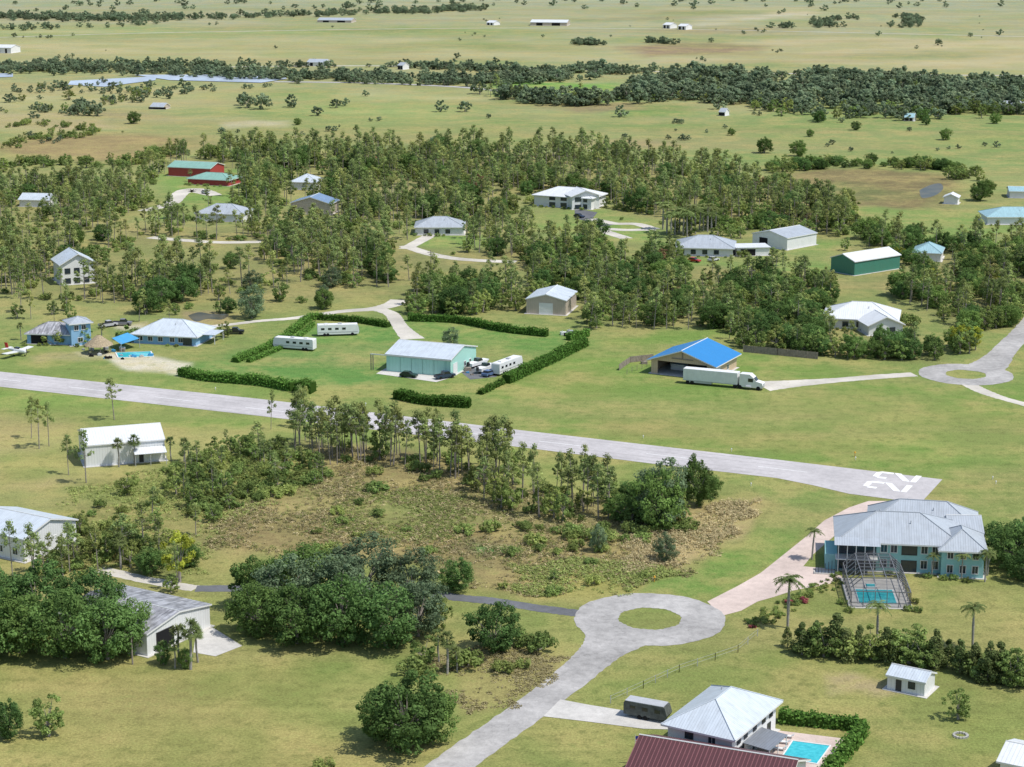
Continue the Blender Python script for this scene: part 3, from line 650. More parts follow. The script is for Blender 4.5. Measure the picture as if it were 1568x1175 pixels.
bl('pale_roof_bungalow',(1035,392),(1122,394),15,3.2,roof='hip',rise=3.0,oh=.8,wall=W_st,roofm=R_gr,clear=45,op=[('f',u,.8,1.5,1.3,'dwin') for u in (2,6,10,14)])
bl('white_carport',(1128,393),(1178,392),8,2.8,roof='flat',oh=.4,wall=W_st,roofm=R_wh,clear=20,op=[('f',4,0,5,2.3,'dark')])
bl('grey_workshop',(1152,376),(1205,384),17,4.4,roof='gable_y',rise=1.8,oh=.3,wall=W_wh,roofm=R_gr,clear=25,op=[('f',5,0,3.4,3.2,'dark')])
bl('green_metal_barn',(1272,416),(1308,423),22,4.8,roof='gable_y',rise=1.8,oh=.3,wall=W_grn,roofm=R_wh,clear=20)
bl('white_roof_house',(1262,503),(1372,508),15,3.4,roof='hip',rise=3.3,oh=.8,wall=W_st,roofm=R_wh,clear=22,op=[('f',u,.8,1.5,1.3,'dwin') for u in (2,6,10,14,18)])
bl('white_roof_house_wing',(1330,515),(1382,513),9,3.2,roof='gable_y',rise=2.2,oh=.6,wall=W_st,roofm=R_wh,clear=10,op=[('f',3,.8,1.5,1.3,'dwin'),('f',7,.8,1.5,1.3,'dwin')])
bl('red_barn',(258,270),(322,273),14,4.2,roof='gable_x',rise=1.8,oh=.4,wall=W_red,roofm=R_gn,clear=60)
bl('red_barn',(288,283),(350,286),12,2.8,roof='hip',rise=2,oh=.6,wall=W_red,roofm=R_gn,clear=50)
bl('pale_cottage',(445,291),(485,292),12,3.5,roof='hip',rise=2.6,wall=W_st,roofm=R_lt,clear=25)
bl('beige_house',(446,328),(506,330),11,4.5,roof='gable_y',rise=2.4,wall=W_bei,roofm=m_rib('slate_blue_roof',(.2,.3,.45),.5),clear=45,op=[('f',4,1,2,1.3,'dwin'),('f',11,1,2,1.3,'dwin')])
bl('grey_roof_house',(300,339),(372,341),13,3.2,roof='hip',rise=2.8,wall=W_st,roofm=R_gr,clear=28)
bl('grey_roof_house',(636,361),(710,361),13,3.2,roof='hip',rise=2.8,wall=W_st,roofm=R_gr,clear=35,op=[('f',u,.8,1.5,1.3,'dwin') for u in (4,8,12)])
bl('woodland_white_house',(95,438),(147,434),12,7.0,roof='gable_y',rise=3,oh=.7,wall=W_st,roofm=R_lt,clear=16,op=[('f',u,z,1.6,1.5,'dwin') for u in (2,5,8) for z in (.6,3.8)])
bl('green_roof_cottage',(30,317),(75,318),10,3,roof='gable_x',rise=1.8,wall=W_st,roofm=R_lt,clear=30)
bl('aqua_roof_house',(1512,345),(1600,345),14,3.2,roof='hip',rise=2.6,wall=W_st,roofm=R_aq,clear=30)
bl('aqua_roof_house',(1398,400),(1440,402),12,3.2,roof='hip',rise=2.4,wall=W_st,roofm=R_aq,clear=15)
bl('white_shed',(1445,313),(1466,314),6,3,roof='gable_y',rise=1.2,wall=W_st,roofm=R_wh,clear=20)
bl('aqua_roof_barn',(1546,304),(1600,305),10,3,roof='gable_x',rise=1.2,wall=W_st,roofm=R_aq,clear=20)
for nm,x0,x1,y,d,h,rm in (('ranch_barn',812,868,40,26,3.4,R_wh),('ranch_barn',486,538,35,20,2.4,R_gr),('ranch_shed',1015,1026,44,12,3.5,R_wh),('ranch_shed',1038,1050,46,12,3.5,R_wh),('ranch_shed',745,756,39,10,2.6,R_wh),
   ('ranch_house',-8,17,82,16,4.5,R_wh),('ranch_house',470,498,102,14,3,R_gr),('ranch_house',1532,1572,168,12,2.6,R_gr),('ranch_shed',1385,1399,186,8,2.2,R_aq),('ranch_shed',1101,1110,178,6,2.4,R_gr),('ranch_shed',609,617,107,7,3.2,R_gr),('ranch_barn',230,250,168,10,1.6,R_gr)):
    bl(nm,(x0,y),(x1,y+.5),d,h,roof='gable_x',rise=1.8,oh=.3,wall=W_bei if 'barn' in nm else W_st,roofm=rm,clear=100,op=[('f',-.25,0,(6 if 'barn' in nm else 2),h*.8,'dark'),('f',-.7,0,(8 if 'barn' in nm else 1.5),h*.8,'dark')])
# ---------------------------------------------------------------- vehicles
def wheels(b,xs,w,r=.35):
    for x in xs:
        for s_ in (-1,1): b.tube((x,s_*(w/2-.22),r),(x,s_*(w/2+.02),r),r,r,M['tyre'],12,True)
def place(name,pa,pb,fn,flip=False):
    a=V2(P(*pa)); c=V2(P(*pb)); d=c-a; m=(a+c)/2; e=empty(name,m.x,m.y,math.atan2(d.y,d.x),z=.05); fn(e,d.length); return e
def car(col):
    mt=m_plain('car_paint',col,.3,.03,1,.5)
    def f(e,L):
        b=MB(); L=4.6
        b.extr([(-2.3,.35),(2.25,.35),(2.3,.75),(1.1,.95),(-2.2,1.0),(-2.3,.8)],-.9,.9,mt)
        b.extr([(-1.9,.99),(.95,.96),(.25,1.48),(-1.5,1.5)],-.78,.78,M['cwin']); b.box(-1.4,.2,-.74,.74,1.5,1.55,mt)
        wheels(b,(-1.4,1.4),1.8); b.done('body',e)
    return f
def pickup(col):
    mt=m_plain('pickup_paint',col,.3,.03,1,.5)
    def f(e,L):
        b=MB()
        b.extr([(-2.8,.45),(2.75,.45),(2.8,1.0),(1.4,1.15),(-2.8,1.15)],-.95,.95,mt); b.extr([(-.7,1.15),(1.5,1.15),(.9,1.8),(-.5,1.85)],-.82,.82,M['cwin'])
        b.box(-.5,.85,-.78,.78,1.84,1.9,mt); b.box(-2.7,-.8,-.8,.8,1.15,1.17,M['dark']); wheels(b,(-1.8,1.8),1.9,.42); b.done('body',e)
    return f
def motorhome(e,L):
    L=max(min(L,12),8); b=MB(); h=L/2
    b.extr([(-h,.5),(h-.3,.5),(h,1.3),(h-.15,2.2),(h-.5,3.2),(-h+.1,3.25),(-h,3.0)],-1.25,1.25,M['white'])
    for s_ in (-1,1):
        for k in range(4): b.box(-h+1+k*2,-h+2+k*2,min(s_*1.25,s_*1.28),max(s_*1.25,s_*1.28),1.8,2.4,M['cwin'])
        b.box(-h+.2,h-.5,min(s_*1.25,s_*1.27),max(s_*1.25,s_*1.27),1.0,1.25,M['metal'])
    b.obox((h-.02,-1.1,1.5),(0,2.2,0),(-.2,0,.9),(.05,0,0),M['cwin']); b.box(-h+2,-h+3,-.5,.5,3.22,3.5,M['trim']); b.box(0,1,-.5,.5,3.22,3.5,M['metal'])
    wheels(b,(-h+2,-h+2.9,h-2),2.5,.45); b.done('coach_body',e)
def semi(e,L):
    b=MB(); b.box(-10.5,3.8,-1.3,1.3,1.15,4.0,M['white']); b.box(-10.5,3.8,-1.32,1.32,.95,1.15,M['metal'])
    for i in range(12): b.box(-10.3+i*1.18,-10.25+i*1.18,-1.33,1.33,1.2,3.95,M['trim'])
    b.box(-9.5,-3,-1.25,1.25,.5,.9,M['metal']); wheels(b,(-9.3,-8.1),2.5,.52); b.done('box_trailer',e)
    b=MB(); cm=M['white']
    b.extr([(4.3,.6),(10.3,.6),(10.5,1.2),(10.2,1.9),(8.6,2.25),(8.0,3.1),(7.0,3.9),(4.4,3.9)],-1.2,1.2,cm)
    b.obox((8.62,-1.05,2.3),(0,2.1,0),(-.55,0,.8),(.04,0,.04),M['cwin'])
    for s_ in (-1,1): b.box(6.6,7.9,min(s_*1.2,s_*1.23),max(s_*1.2,s_*1.23),2.0,2.9,M['cwin']); b.tube((6.1,s_*1.3,.8),(7.4,s_*1.3,.8),.3,.3,M['metal'],8,True)
    b.box(10.45,10.55,-.7,.7,.9,1.7,M['metal']); b.box(2.5,6,-.5,.5,.6,.95,M['frame']); wheels(b,(3.2,4.5,9.3),2.5,.52); b.done('tractor_unit',e)
def trailer(e,L):
    cm=m_plain('dark_trailer_panel',(.10,.11,.10),.6,.4,1.2); b=MB()
    b.extr([(-3.4,.5),(3.2,.5),(3.6,1.2),(3.2,2.5),(-3.2,2.6),(-3.4,2.3)],-1.15,1.15,cm); b.box(-3.2,3.0,-1.1,1.1,2.56,2.66,M['metal'])
    for x in (-2.4,-.4,1.6): b.box(x,x+.9,-1.18,-1.15,1.4,2.0,M['cwin'])
    b.tube((3.5,0,.6),(4.6,0,.5),.06,.06,M['frame']); wheels(b,(-.8,.1),2.3,.36); b.done('trailer_body',e)
def airplane(e,L):
    b=MB(); rs=[(3.2,.15,1.3),(2.9,.5,1.3),(1.2,.68,1.35),(-.8,.62,1.45),(-2.5,.34,1.5),(-4.0,.12,1.6)]
    for (x0,r0_,z0),(x1,r1_,z1) in zip(rs,rs[1:]): b.tube((x0,0,z0),(x1,0,z1),r0_,r1_,M['white'],10,True)
    b.extr([(1.1,1.85),(-.9,1.9),(-.6,2.3),(.5,2.3)],-.4,.4,M['cwin'])
    for s_ in (-1,1):
        b.obox((-.8,s_*.4,1.05),(1.8,0,0),(-.0,s_*5.0,.3),(0,0,.16),M['white']); b.obox((-4,s_*.05,1.6),(1.0,0,0),(-.1,s_*1.8,0),(0,0,.08),M['white'])
        b.tube((0,s_*1.4,1.1),(0,s_*1.4,.3),.06,.06,M['metal']); b.tube((0,s_*1.34,.25),(0,s_*1.5,.25),.25,.25,M['tyre'],10,True)
    b.obox((-4.1,-.05,1.65),(1.05,0,0),(0,.1,0),(-.35,0,1.5),m_plain('red_tail',(.5,.04,.04),.4,.05))
    b.tube((2.6,0,1.0),(2.6,0,.3),.05,.05,M['metal']); b.tube((2.6,-.06,.22),(2.6,.06,.22),.22,.22,M['tyre'],10,True)
    b.box(3.2,3.25,-.08,.08,.4,2.2,M['frame']); b.done('airframe',e)
def boat(e,L):
    b=MB(); b.extr([(-3.4,.6),(2.6,.6),(3.8,1.5),(-3.4,1.4)],-1.1,1.1,M['white']); b.extr([(-.5,1.45),(1.6,1.45),(1.0,2.2),(-.3,2.3)],-.8,.8,M['cwin']); b.box(-3.9,-3.4,-.3,.3,.8,1.8,M['frame'])
    wheels(b,(-1.2,),2.0,.33); b.tube((2.6,0,.5),(4.8,0,.5),.05,.05,M['frame']); b.done('hull_on_trailer',e)
place('semi_truck',(1050,587),(1168,598),semi)
place('travel_trailer',(958,1094),(1024,1106),trailer)
place('motorhome',(485,538),(418,533),motorhome); place('motorhome',(486,515),(550,513),motorhome); place('motorhome',(757,577),(796,562),motorhome)
place('light_aircraft',(12,543),(42,547),airplane)
place('pickup_truck',(668,582),(694,578),pickup((.03,.05,.09)))
place('utility_cart',(620,578),(632,579),car((.02,.04,.03)))
place('boat_on_trailer',(733,573),(752,566),boat); place('boat_on_trailer',(716,566),(745,558),boat)
place('parked_car',(740,579),(758,573),car((.1,.16,.3)))
place('parked_car',(1054,401),(1072,403),car((.4,.02,.02))); place('parked_car',(880,333),(894,335),car((.02,.03,.06)))
place('pickup_truck',(175,499),(200,499),pickup((.2,.2,.22)))
place('parked_car',(308,296),(322,299),car((.6,.6,.62))); place('pickup_truck',(352,512),(366,512),pickup((.02,.02,.02)))
place('parked_car',(1108,576),(1130,579),car((.5,.5,.5))); place('parked_car',(1085,402),(1100,399),car((.6,.6,.6))); place('pickup_truck',(155,503),(176,500),pickup((.45,.45,.47)))
# ---------------------------------------------------------------- foliage
def cards(cl,per,size,asp=1.0,up=.35,shell=.45,flat=1.0,rng=RNG,nz=.4):
    cl=np.asarray(cl,float); N=len(cl); m=N*per
    c=np.repeat(cl,per,0); d=rng.normal(size=(m,3)); d/=np.linalg.norm(d,axis=1)[:,None]
    r=shell+(1-shell)*rng.random(m)**.6
    pos=c[:,:3]+d*r[:,None]*c[:,3:6]
    nrm=d+rng.normal(size=(m,3))*nz; nrm[:,2]+=up; nrm/=np.linalg.norm(nrm,axis=1)[:,None]
    a=np.cross(nrm,rng.normal(size=(m,3))); a/=np.linalg.norm(a,axis=1)[:,None]; b=np.cross(nrm,a)
    s=size*(.6+.8*rng.random(m))[:,None]
    a=a*s*.5*asp; b=b*s*.5
    v=np.stack([pos-a-b*.35,pos-a*.1-b,pos+a+b*.3,pos+a*.05+b],1).reshape(-1,3)
    v[:,2]=np.maximum(v[:,2],.02)
    ct=np.repeat(.72+.56*rng.random(N),per); tint=ct*(.76+.48*rng.random(m))
    return v,tint
def leafmesh(name,parts,trunk,lmats,tmat):
    b=MB()
    if trunk: trunk(b)
    tv=np.array(b.v).reshape(-1,3); tf=b.f
    lv=np.concatenate([p[0] for p in parts]) ; nT=len(tv); nL=len(lv)//4
    me=bpy.data.meshes.new(name)
    V=np.concatenate([tv,lv]) if nT else lv
    me.vertices.add(len(V)); me.vertices.foreach_set('co',V.astype(np.float32).ravel())
    li=[i for f in tf for i in f]; starts=[]; k=0
    for f in tf: starts.append(k); k+=len(f)
    li=np.concatenate([np.array(li,np.int32),np.arange(nT,nT+nL*4,dtype=np.int32)])
    starts=np.concatenate([np.array(starts,np.int32),k+np.arange(0,nL*4,4,dtype=np.int32)])
    me.loops.add(len(li)); me.loops.foreach_set('vertex_index',li); me.polygons.add(len(starts)); me.polygons.foreach_set('loop_start',starts)
    for m in [tmat]+lmats: me.materials.append(m)
    mi=np.concatenate([np.zeros(len(tf),np.int32)]+[np.full(len(p[0])//4,1+p[2],np.int32) for p in parts]); me.polygons.foreach_set('material_index',mi)
    me.update(calc_edges=True)
    at=me.attributes.new('tint','FLOAT','FACE'); at.data.foreach_set('value',np.concatenate([np.ones(len(tf)),]+[p[1] for p in parts]).astype(np.float32))
    return me
def mk_pine(seed,H=13.0,mat='pine',n=17,per=44,Rm=2.6):
    rg=np.random.default_rng(seed); cl=[]; br=[]
    bend=rg.normal(size=2)*.5; base=.40+.2*rg.random()
    for i in range(n):
        t=base+(1-base)*((i+.5)/n); z=H*t; R=Rm*(1-((t-base)/(1-base))**2.0)*(.35+.75*rg.random())+.2
        a=rg.random()*6.28; x=bend[0]*t+R*math.cos(a); y=bend[1]*t+R*math.sin(a)
        s=.6+.7*rg.random(); cl.append((x,y,z+.3,s*1.1,s*1.1,s*.65)); br.append((x,y,z,t))
    v,ti=cards(cl,per,.35,1.4,.8,.2,rng=rg)
    def tr(b):
        b.tube((0,0,-.2),(bend[0]*.5,bend[1]*.5,H*.5),.2,.15,M['bark'],6); b.tube((bend[0]*.5,bend[1]*.5,H*.5),(bend[0],bend[1],H*.98),.15,.05,M['bark'],5)
        for x,y,z,t in br: b.tube((bend[0]*t,bend[1]*t,z-.5),(x,y,z+.2),.06,.02,M['bark'],3)
    return leafmesh('pine_mesh',[(v,ti,0)],tr,[M[mat]],M['bark'])
def mk_oak(seed,H=9.0,R=5.0,mat='oak',size=.30,n=115,per=78,low=.0,sm=1.0):
    rg=np.random.default_rng(seed); cl=[]; br=[]
    for i in range(n):
        d=rg.normal(size=3); d/=np.linalg.norm(d); k=.5+.5*rg.random()**.6
        az=math.atan2(d[1],d[0])
        z=H*(low+.5*(1-low))+d[2]*k*H*(1-low)*.46
        irr=(1+.16*math.sin(3*az+seed)+.1*math.sin(5*az+2*seed))
        x,y=d[0]*k*R*irr,d[1]*k*R*irr; z*=1+.08*math.sin(2*az+seed*1.7); s=(.5+.75*rg.random())*R/5*sm
        cl.append((x,y,z,s*1.15,s*1.15,s*.85)); br.append((x,y,z))
    v,ti=cards(cl,per,size,1.15,.5,.55,rng=rg,nz=.35)
    def tr(b):
        b.tube((0,0,-.2),(.1,.05,H*.32),.34,.24,M['bark'],7)
        for x,y,z in br[::6]: b.tube((.1,.05,H*.28),(x*.85,y*.85,max(z,H*.3)),.13,.03,M['bark'],4)
    return leafmesh('oak_mesh',[(v,ti,0)],tr,[M[mat]],M['bark'])
def mk_shrub(seed,H=2.6,R=2.2,mat='shrub',n=14,per=60,size=.27):
    rg=np.random.default_rng(seed); cl=[]
    for i in range(n):
        a=rg.random()*6.28; k=R*.75*math.sqrt(rg.random()); s=.4+.55*rg.random(); z=H*(.2+.6*rg.random()*(1-k/R*.6))
        cl.append((k*math.cos(a),k*math.sin(a),z,s*.95,s*.95,s*.8))
    v,ti=cards(cl,per,size,1.2,.6,.35,rng=rg)
    def tr(b):
        for c in cl[::3]: b.tube((0,0,-.1),(c[0],c[1],c[2]),.06,.02,M['bark'],3)
    return leafmesh('shrub_mesh',[(v,ti,0)],tr,[M[mat]],M['bark'])
def mk_juniper(seed,H=6.5):
    rg=np.random.default_rng(seed); cl=[]
    for i in range(36):
        t=rg.random(); a=rg.random()*6.28; R=1.8*(1-t)**.7*(.5+.5*rg.random()); s=.35+.5*(1-t)
        cl.append((R*math.cos(a),R*math.sin(a),.4+H*.93*t,s,s,s*1.3))
    v,ti=cards(cl,70,.24,1.3,.35,.4,rng=rg)
    return leafmesh('juniper_mesh',[(v,ti,0)],lambda b:b.tube((0,0,-.1),(0,0,H*.9),.16,.04,M['bark'],5),[M['juni']],M['bark'])
def frondset(specs):
    vs=[]; ti=[]
    for (p,q,w,tn) in specs:
        p,q=Vector(p),Vector(q); d=q-p; s_=d.cross(Vector((0,0,1))); s_=s_.normalized() if s_.length>1e-5 else Vector((1,0,0))
        vs+=[p-s_*w*.5,q-s_*w*.12,q+s_*w*.12,p+s_*w*.5]; ti.append(tn)
    return np.array([tuple(v) for v in vs]),np.array(ti)
def mk_sabal(seed,H=6.0):
    rg=np.random.default_rng(seed); sp_=[]
    for i in range(38):
        a=rg.random()*6.28; el=-.7+2.0*rg.random(); L=1.1+.4*rg.random(); tn=.7+.6*rg.random()
        d=Vector((math.cos(a)*math.cos(el),math.sin(a)*math.cos(el),math.sin(el))); c=Vector((0,0,H))+d*L*.75
        s1=d.cross(Vector((0,0,1))).normalized() if abs(d.z)<.98 else Vector((1,0,0)); s2=d.cross(s1)
        sp_.append(((0,0,H),tuple(c),.07,tn))
        for k in range(9):
            th_=(k-4)*.36; q=c+(d*math.cos(th_)+s1*math.sin(th_))*.85+Vector((0,0,-.18*abs(k-4)*.6-.12)); sp_.append((tuple(c),tuple(q),.19,tn*(.85+.3*rg.random())))
    v,ti=frondset(sp_)
    return leafmesh('sabal_mesh',[(v,ti,0)],lambda b:(b.tube((0,0,-.1),(.15,0,H*.5),.22,.19,M['palmbark'],7),b.tube((.15,0,H*.5),(0,0,H),.19,.2,M['palmbark'],7)),[M['palm']],M['palmbark'])
def mk_royal(seed,H=7.5):
    rg=np.random.default_rng(seed); sp_=[]
    for i in range(17):
        a=6.28*i/17+rg.random()*.3; el=.15+1.0*rg.random(); L=2.2+.5*rg.random(); pts=[]; tn=.8+.4*rg.random()
        for k in range(9):
            t=k/8; r=L*t*math.cos(el*(1-t*.4)); z=H+L*t*math.sin(el)-1.5*L*.45*t*t; pts.append(Vector((r*math.cos(a),r*math.sin(a),z)))
        for p,q in zip(pts,pts[1:]): sp_.append((tuple(p),tuple(q),.1,tn))
        sd=Vector((-math.sin(a),math.cos(a),0))
        for k in range(1,9):
            for j in (0,.5):
                p=pts[k]*(1-j)+pts[k-1]*j if j else pts[k]; w=.6*(1-abs(k/8-.45)*.9)
                for s_ in (-1,1): sp_.append((tuple(p),tuple(p+sd*s_*w+(pts[k]-pts[k-1])*.6+Vector((0,0,-.28+.3*rg.random()))),.18,tn*(.8+.4*rg.random())))
    v,ti=frondset(sp_)
    return leafmesh('royal_mesh',[(v,ti,0)],lambda b:(b.tube((0,0,-.1),(0,0,H*.55),.2,.24,M['palmbark'],8),b.tube((0,0,H*.55),(0,0,H*.85),.24,.15,M['palmbark'],8),b.tube((0,0,H*.85),(0,0,H),.14,.1,M['hedge'],8)),[M['palm']],M['palmbark'])
PR={'pine':[(mk_pine(100+i),13.0) for i in range(7)],
 'oak':[(mk_oak(200+i),9.0) for i in range(4)],
 'grey':[(mk_oak(300+i,H=10,R=4.6,mat='grey',size=.27,n=110,per=80),10.0) for i in range(2)],
 'lime':[(mk_oak(320+i,H=7,R=2.8,mat='lime',size=.28,n=34,per=56,low=.2),7.0) for i in range(2)],
 'rust':[(mk_oak(340,H=9,R=3.4,mat='rust',size=.32,n=34,per=56,low=.2),9.0)],
 'far':[(mk_oak(360+i,H=8,R=4.6,mat='far',size=.8,n=30,per=30),8.0) for i in range(3)],
 'mid':[(mk_oak(380+i,H=7,R=3.3,mat='shrub',size=.32,n=44,per=54),7.0) for i in range(4)],
 'shrub':[(mk_shrub(400+i),2.6) for i in range(4)],
 'juni':[(mk_juniper(500+i),6.5) for i in range(3)],
 'sabal':[(mk_sabal(600+i),6.8) for i in range(3)],
 'royal':[(mk_royal(700+i),8.3) for i in range(3)],
 'flower':[(mk_shrub(800,H=1,R=.9,mat='flower',n=6,per=25,size=.3),1.0)]}
NAMES={'pine':'pine_tree','oak':'oak_tree','grey':'willow_tree','lime':'yellow_green_tree','rust':'rusty_leaved_tree','far':'distant_tree','mid':'broadleaf_tree','shrub':'shrub','juni':'juniper_tree','sabal':'cabbage_palm','royal':'royal_palm','flower':'flowering_plant'}
random.seed(3)
def inst(kind,x,y,h,ws=1.0,parent=None,z=0):
    me,H0=random.choice(PR[kind]); o=bpy.data.objects.new(NAMES[kind],me); s=h/H0
    o.location=(x,y,z); o.rotation_euler=(random.gauss(0,.03),random.gauss(0,.03),random.uniform(0,6.28)); o.scale=(s*ws,s*ws,s)
    SC.collection.objects.link(o)
    if parent: o.parent=parent
    return o
def T(kind,x,y,h,ws=1.0):
    w=P(x,y); return inst(kind,w[0],w[1],h,ws)
def scatter(name,poly,n,kinds,hr,wsr=(.8,1.15),mind=3.0,excl=True,clump=-.6):
    par=empty(name,0,0); pw=wp(poly); a=np.array(pw); lo=a.min(0); hi=a.max(0)
    m=n*14; x=RNG.uniform(lo[0],hi[0],m); y=RNG.uniform(lo[1],hi[1],m)
    ok=inpoly(x,y,pw)
    if excl:
        for p in EX_POLY: ok&=~inpoly(x,y,p)
        E=np.array(EX_PTS)
        lo2,hi2=lo-20,hi+20; E=E[(E[:,0]>lo2[0])&(E[:,0]<hi2[0])&(E[:,1]>lo2[1])&(E[:,1]<hi2[1])]
        for ex in E: ok&=~(((x-ex[0])**2+(y-ex[1])**2)<ex[2]**2)
    grid={}; cnt=0
    for i in np.where(ok)[0]:
        if cnt>=n: break
        g=(int(x[i]//mind),int(y[i]//mind))
        if g in grid: continue
        dn=math.sin(x[i]*.11+1)*math.sin(y[i]*.05)+math.sin((x[i]+y[i])*.05+2)
        if dn<clump and random.random()<.88: continue
        grid[g]=1; k=random.choices([q[0] for q in kinds],[q[1] for q in kinds])[0]
        h=random.uniform(*hr)
        if k=='shrub': h=random.uniform(1.4,3.2)
        elif k=='oak': h*=.72
        elif k in('mid','lime','rust','sabal'): h*=.58
        inst(k,x[i],y[i],h,random.uniform(*wsr),par); cnt+=1
    return cnt
pk=[('pine',.58),('mid',.16),('oak',.06),('shrub',.20)]
scatter('pine_woodland',W['WA'],250,pk,(7.5,12.5),mind=5.0,clump=-.4)
scatter('pine_woodland',W['WB'],1080,[('pine',.62),('mid',.20),('oak',.07),('shrub',.10),('rust',.01)],(8,13.5),mind=5.3,clump=-.55)
scatter('pine_woodland',W['WC'],500,[('pine',.60),('mid',.10),('oak',.04),('shrub',.26)],(7.5,13),mind=5.0,clump=-.35)
scatter('mixed_woodland',W['WD'],420,[('pine',.32),('mid',.36),('oak',.12),('shrub',.20)],(7,12),mind=4.6,clump=-.5)
scatter('mixed_woodland',W['WE'],220,[('pine',.2),('mid',.40),('oak',.28),('shrub',.12)],(6.5,11),mind=4.6)
scatter('mixed_woodland',W['WF'],240,[('pine',.26),('mid',.38),('oak',.28),('lime',.04)],(6.5,12),mind=5.6)
scatter('roadside_trees',[(1470,520),(1500,500),(1545,505),(1520,530),(1490,545),(1450,545)],14,[('lime',.2),('mid',.5),('oak',.3)],(8,11),mind=4)
scatter('garden_trees',[(1000,372),(1010,340),(1100,345),(1300,330),(1420,375),(1350,385),(1130,420),(1000,398)],66,[('pine',.25),('mid',.45),('sabal',.15),('oak',.15)],(7,11),mind=6)
scatter('garden_trees',[(220,262),(430,280),(640,345),(620,372),(400,350),(210,335)],100,[('pine',.6),('mid',.25),('sabal',.15)],(7,11.5),mind=6)
scatter('garden_trees',[(640,345),(880,345),(1000,365),(1000,392),(640,385)],66,[('pine',.5),('mid',.3),('shrub',.2)],(7,11),mind=6)
scatter('field_scrub',[(380,440),(600,440),(560,468),(380,490),(200,480),(250,460)],16,[('mid',.4),('grey',.3),('shrub',.3)],(6,10),mind=9)
scatter('lakeside_trees',[(0,470),(200,475),(300,480),(300,495),(150,500),(0,500)],12,[('pine',.5),('mid',.5)],(6,9),mind=8)
scatter('woodland_understorey',[(-60,300),(640,240),(1085,265),(1290,350),(1100,360),(700,350),(600,440),(-60,452)],440,[('shrub',1)],(2,3),mind=4)
scatter('runway_pine_stand',[(455,672),(560,688),(700,706),(780,722),(800,750),(740,742),(600,716),(500,712),(440,692)],86,[('pine',.78),('mid',.05),('shrub',.17)],(9,12.8),(.65,.98),mind=2.4,clump=-2)
scatter('runway_pine_stand',[(740,735),(800,745),(940,765),(945,800),(860,800),(760,780),(720,755)],52,[('pine',.5),('mid',.15),('shrub',.35)],(8,11.5),(.65,1),mind=2.6,clump=-2)
scatter('wood_edge_thicket',[(940,770),(1090,755),(1095,790),(1030,812),(950,808)],20,[('mid',.5),('shrub',.3),('oak',.2)],(6,9),mind=2.6)
scatter('west_thicket',[(100,750),(200,735),(320,700),(400,680),(470,702),(500,745),(400,770),(330,795),(310,870),(110,850)],145,[('mid',.34),('shrub',.50),('pine',.16)],(5,9),mind=2.8)
scatter('west_thicket',[(0,850),(100,800),(200,830),(300,870),(200,880),(60,890)],42,[('mid',.4),('shrub',.3),('pine',.3)],(6,10),mind=3)
scatter('marsh_shrubs',marsh,40,[('shrub',.95),('mid',.05)],(3,4),mind=4)
scatter('marsh_shrubs',[(780,800),(960,815),(1060,800),(1050,840),(900,850),(780,830)],24,[('shrub',1)],(3,5),mind=2.5)
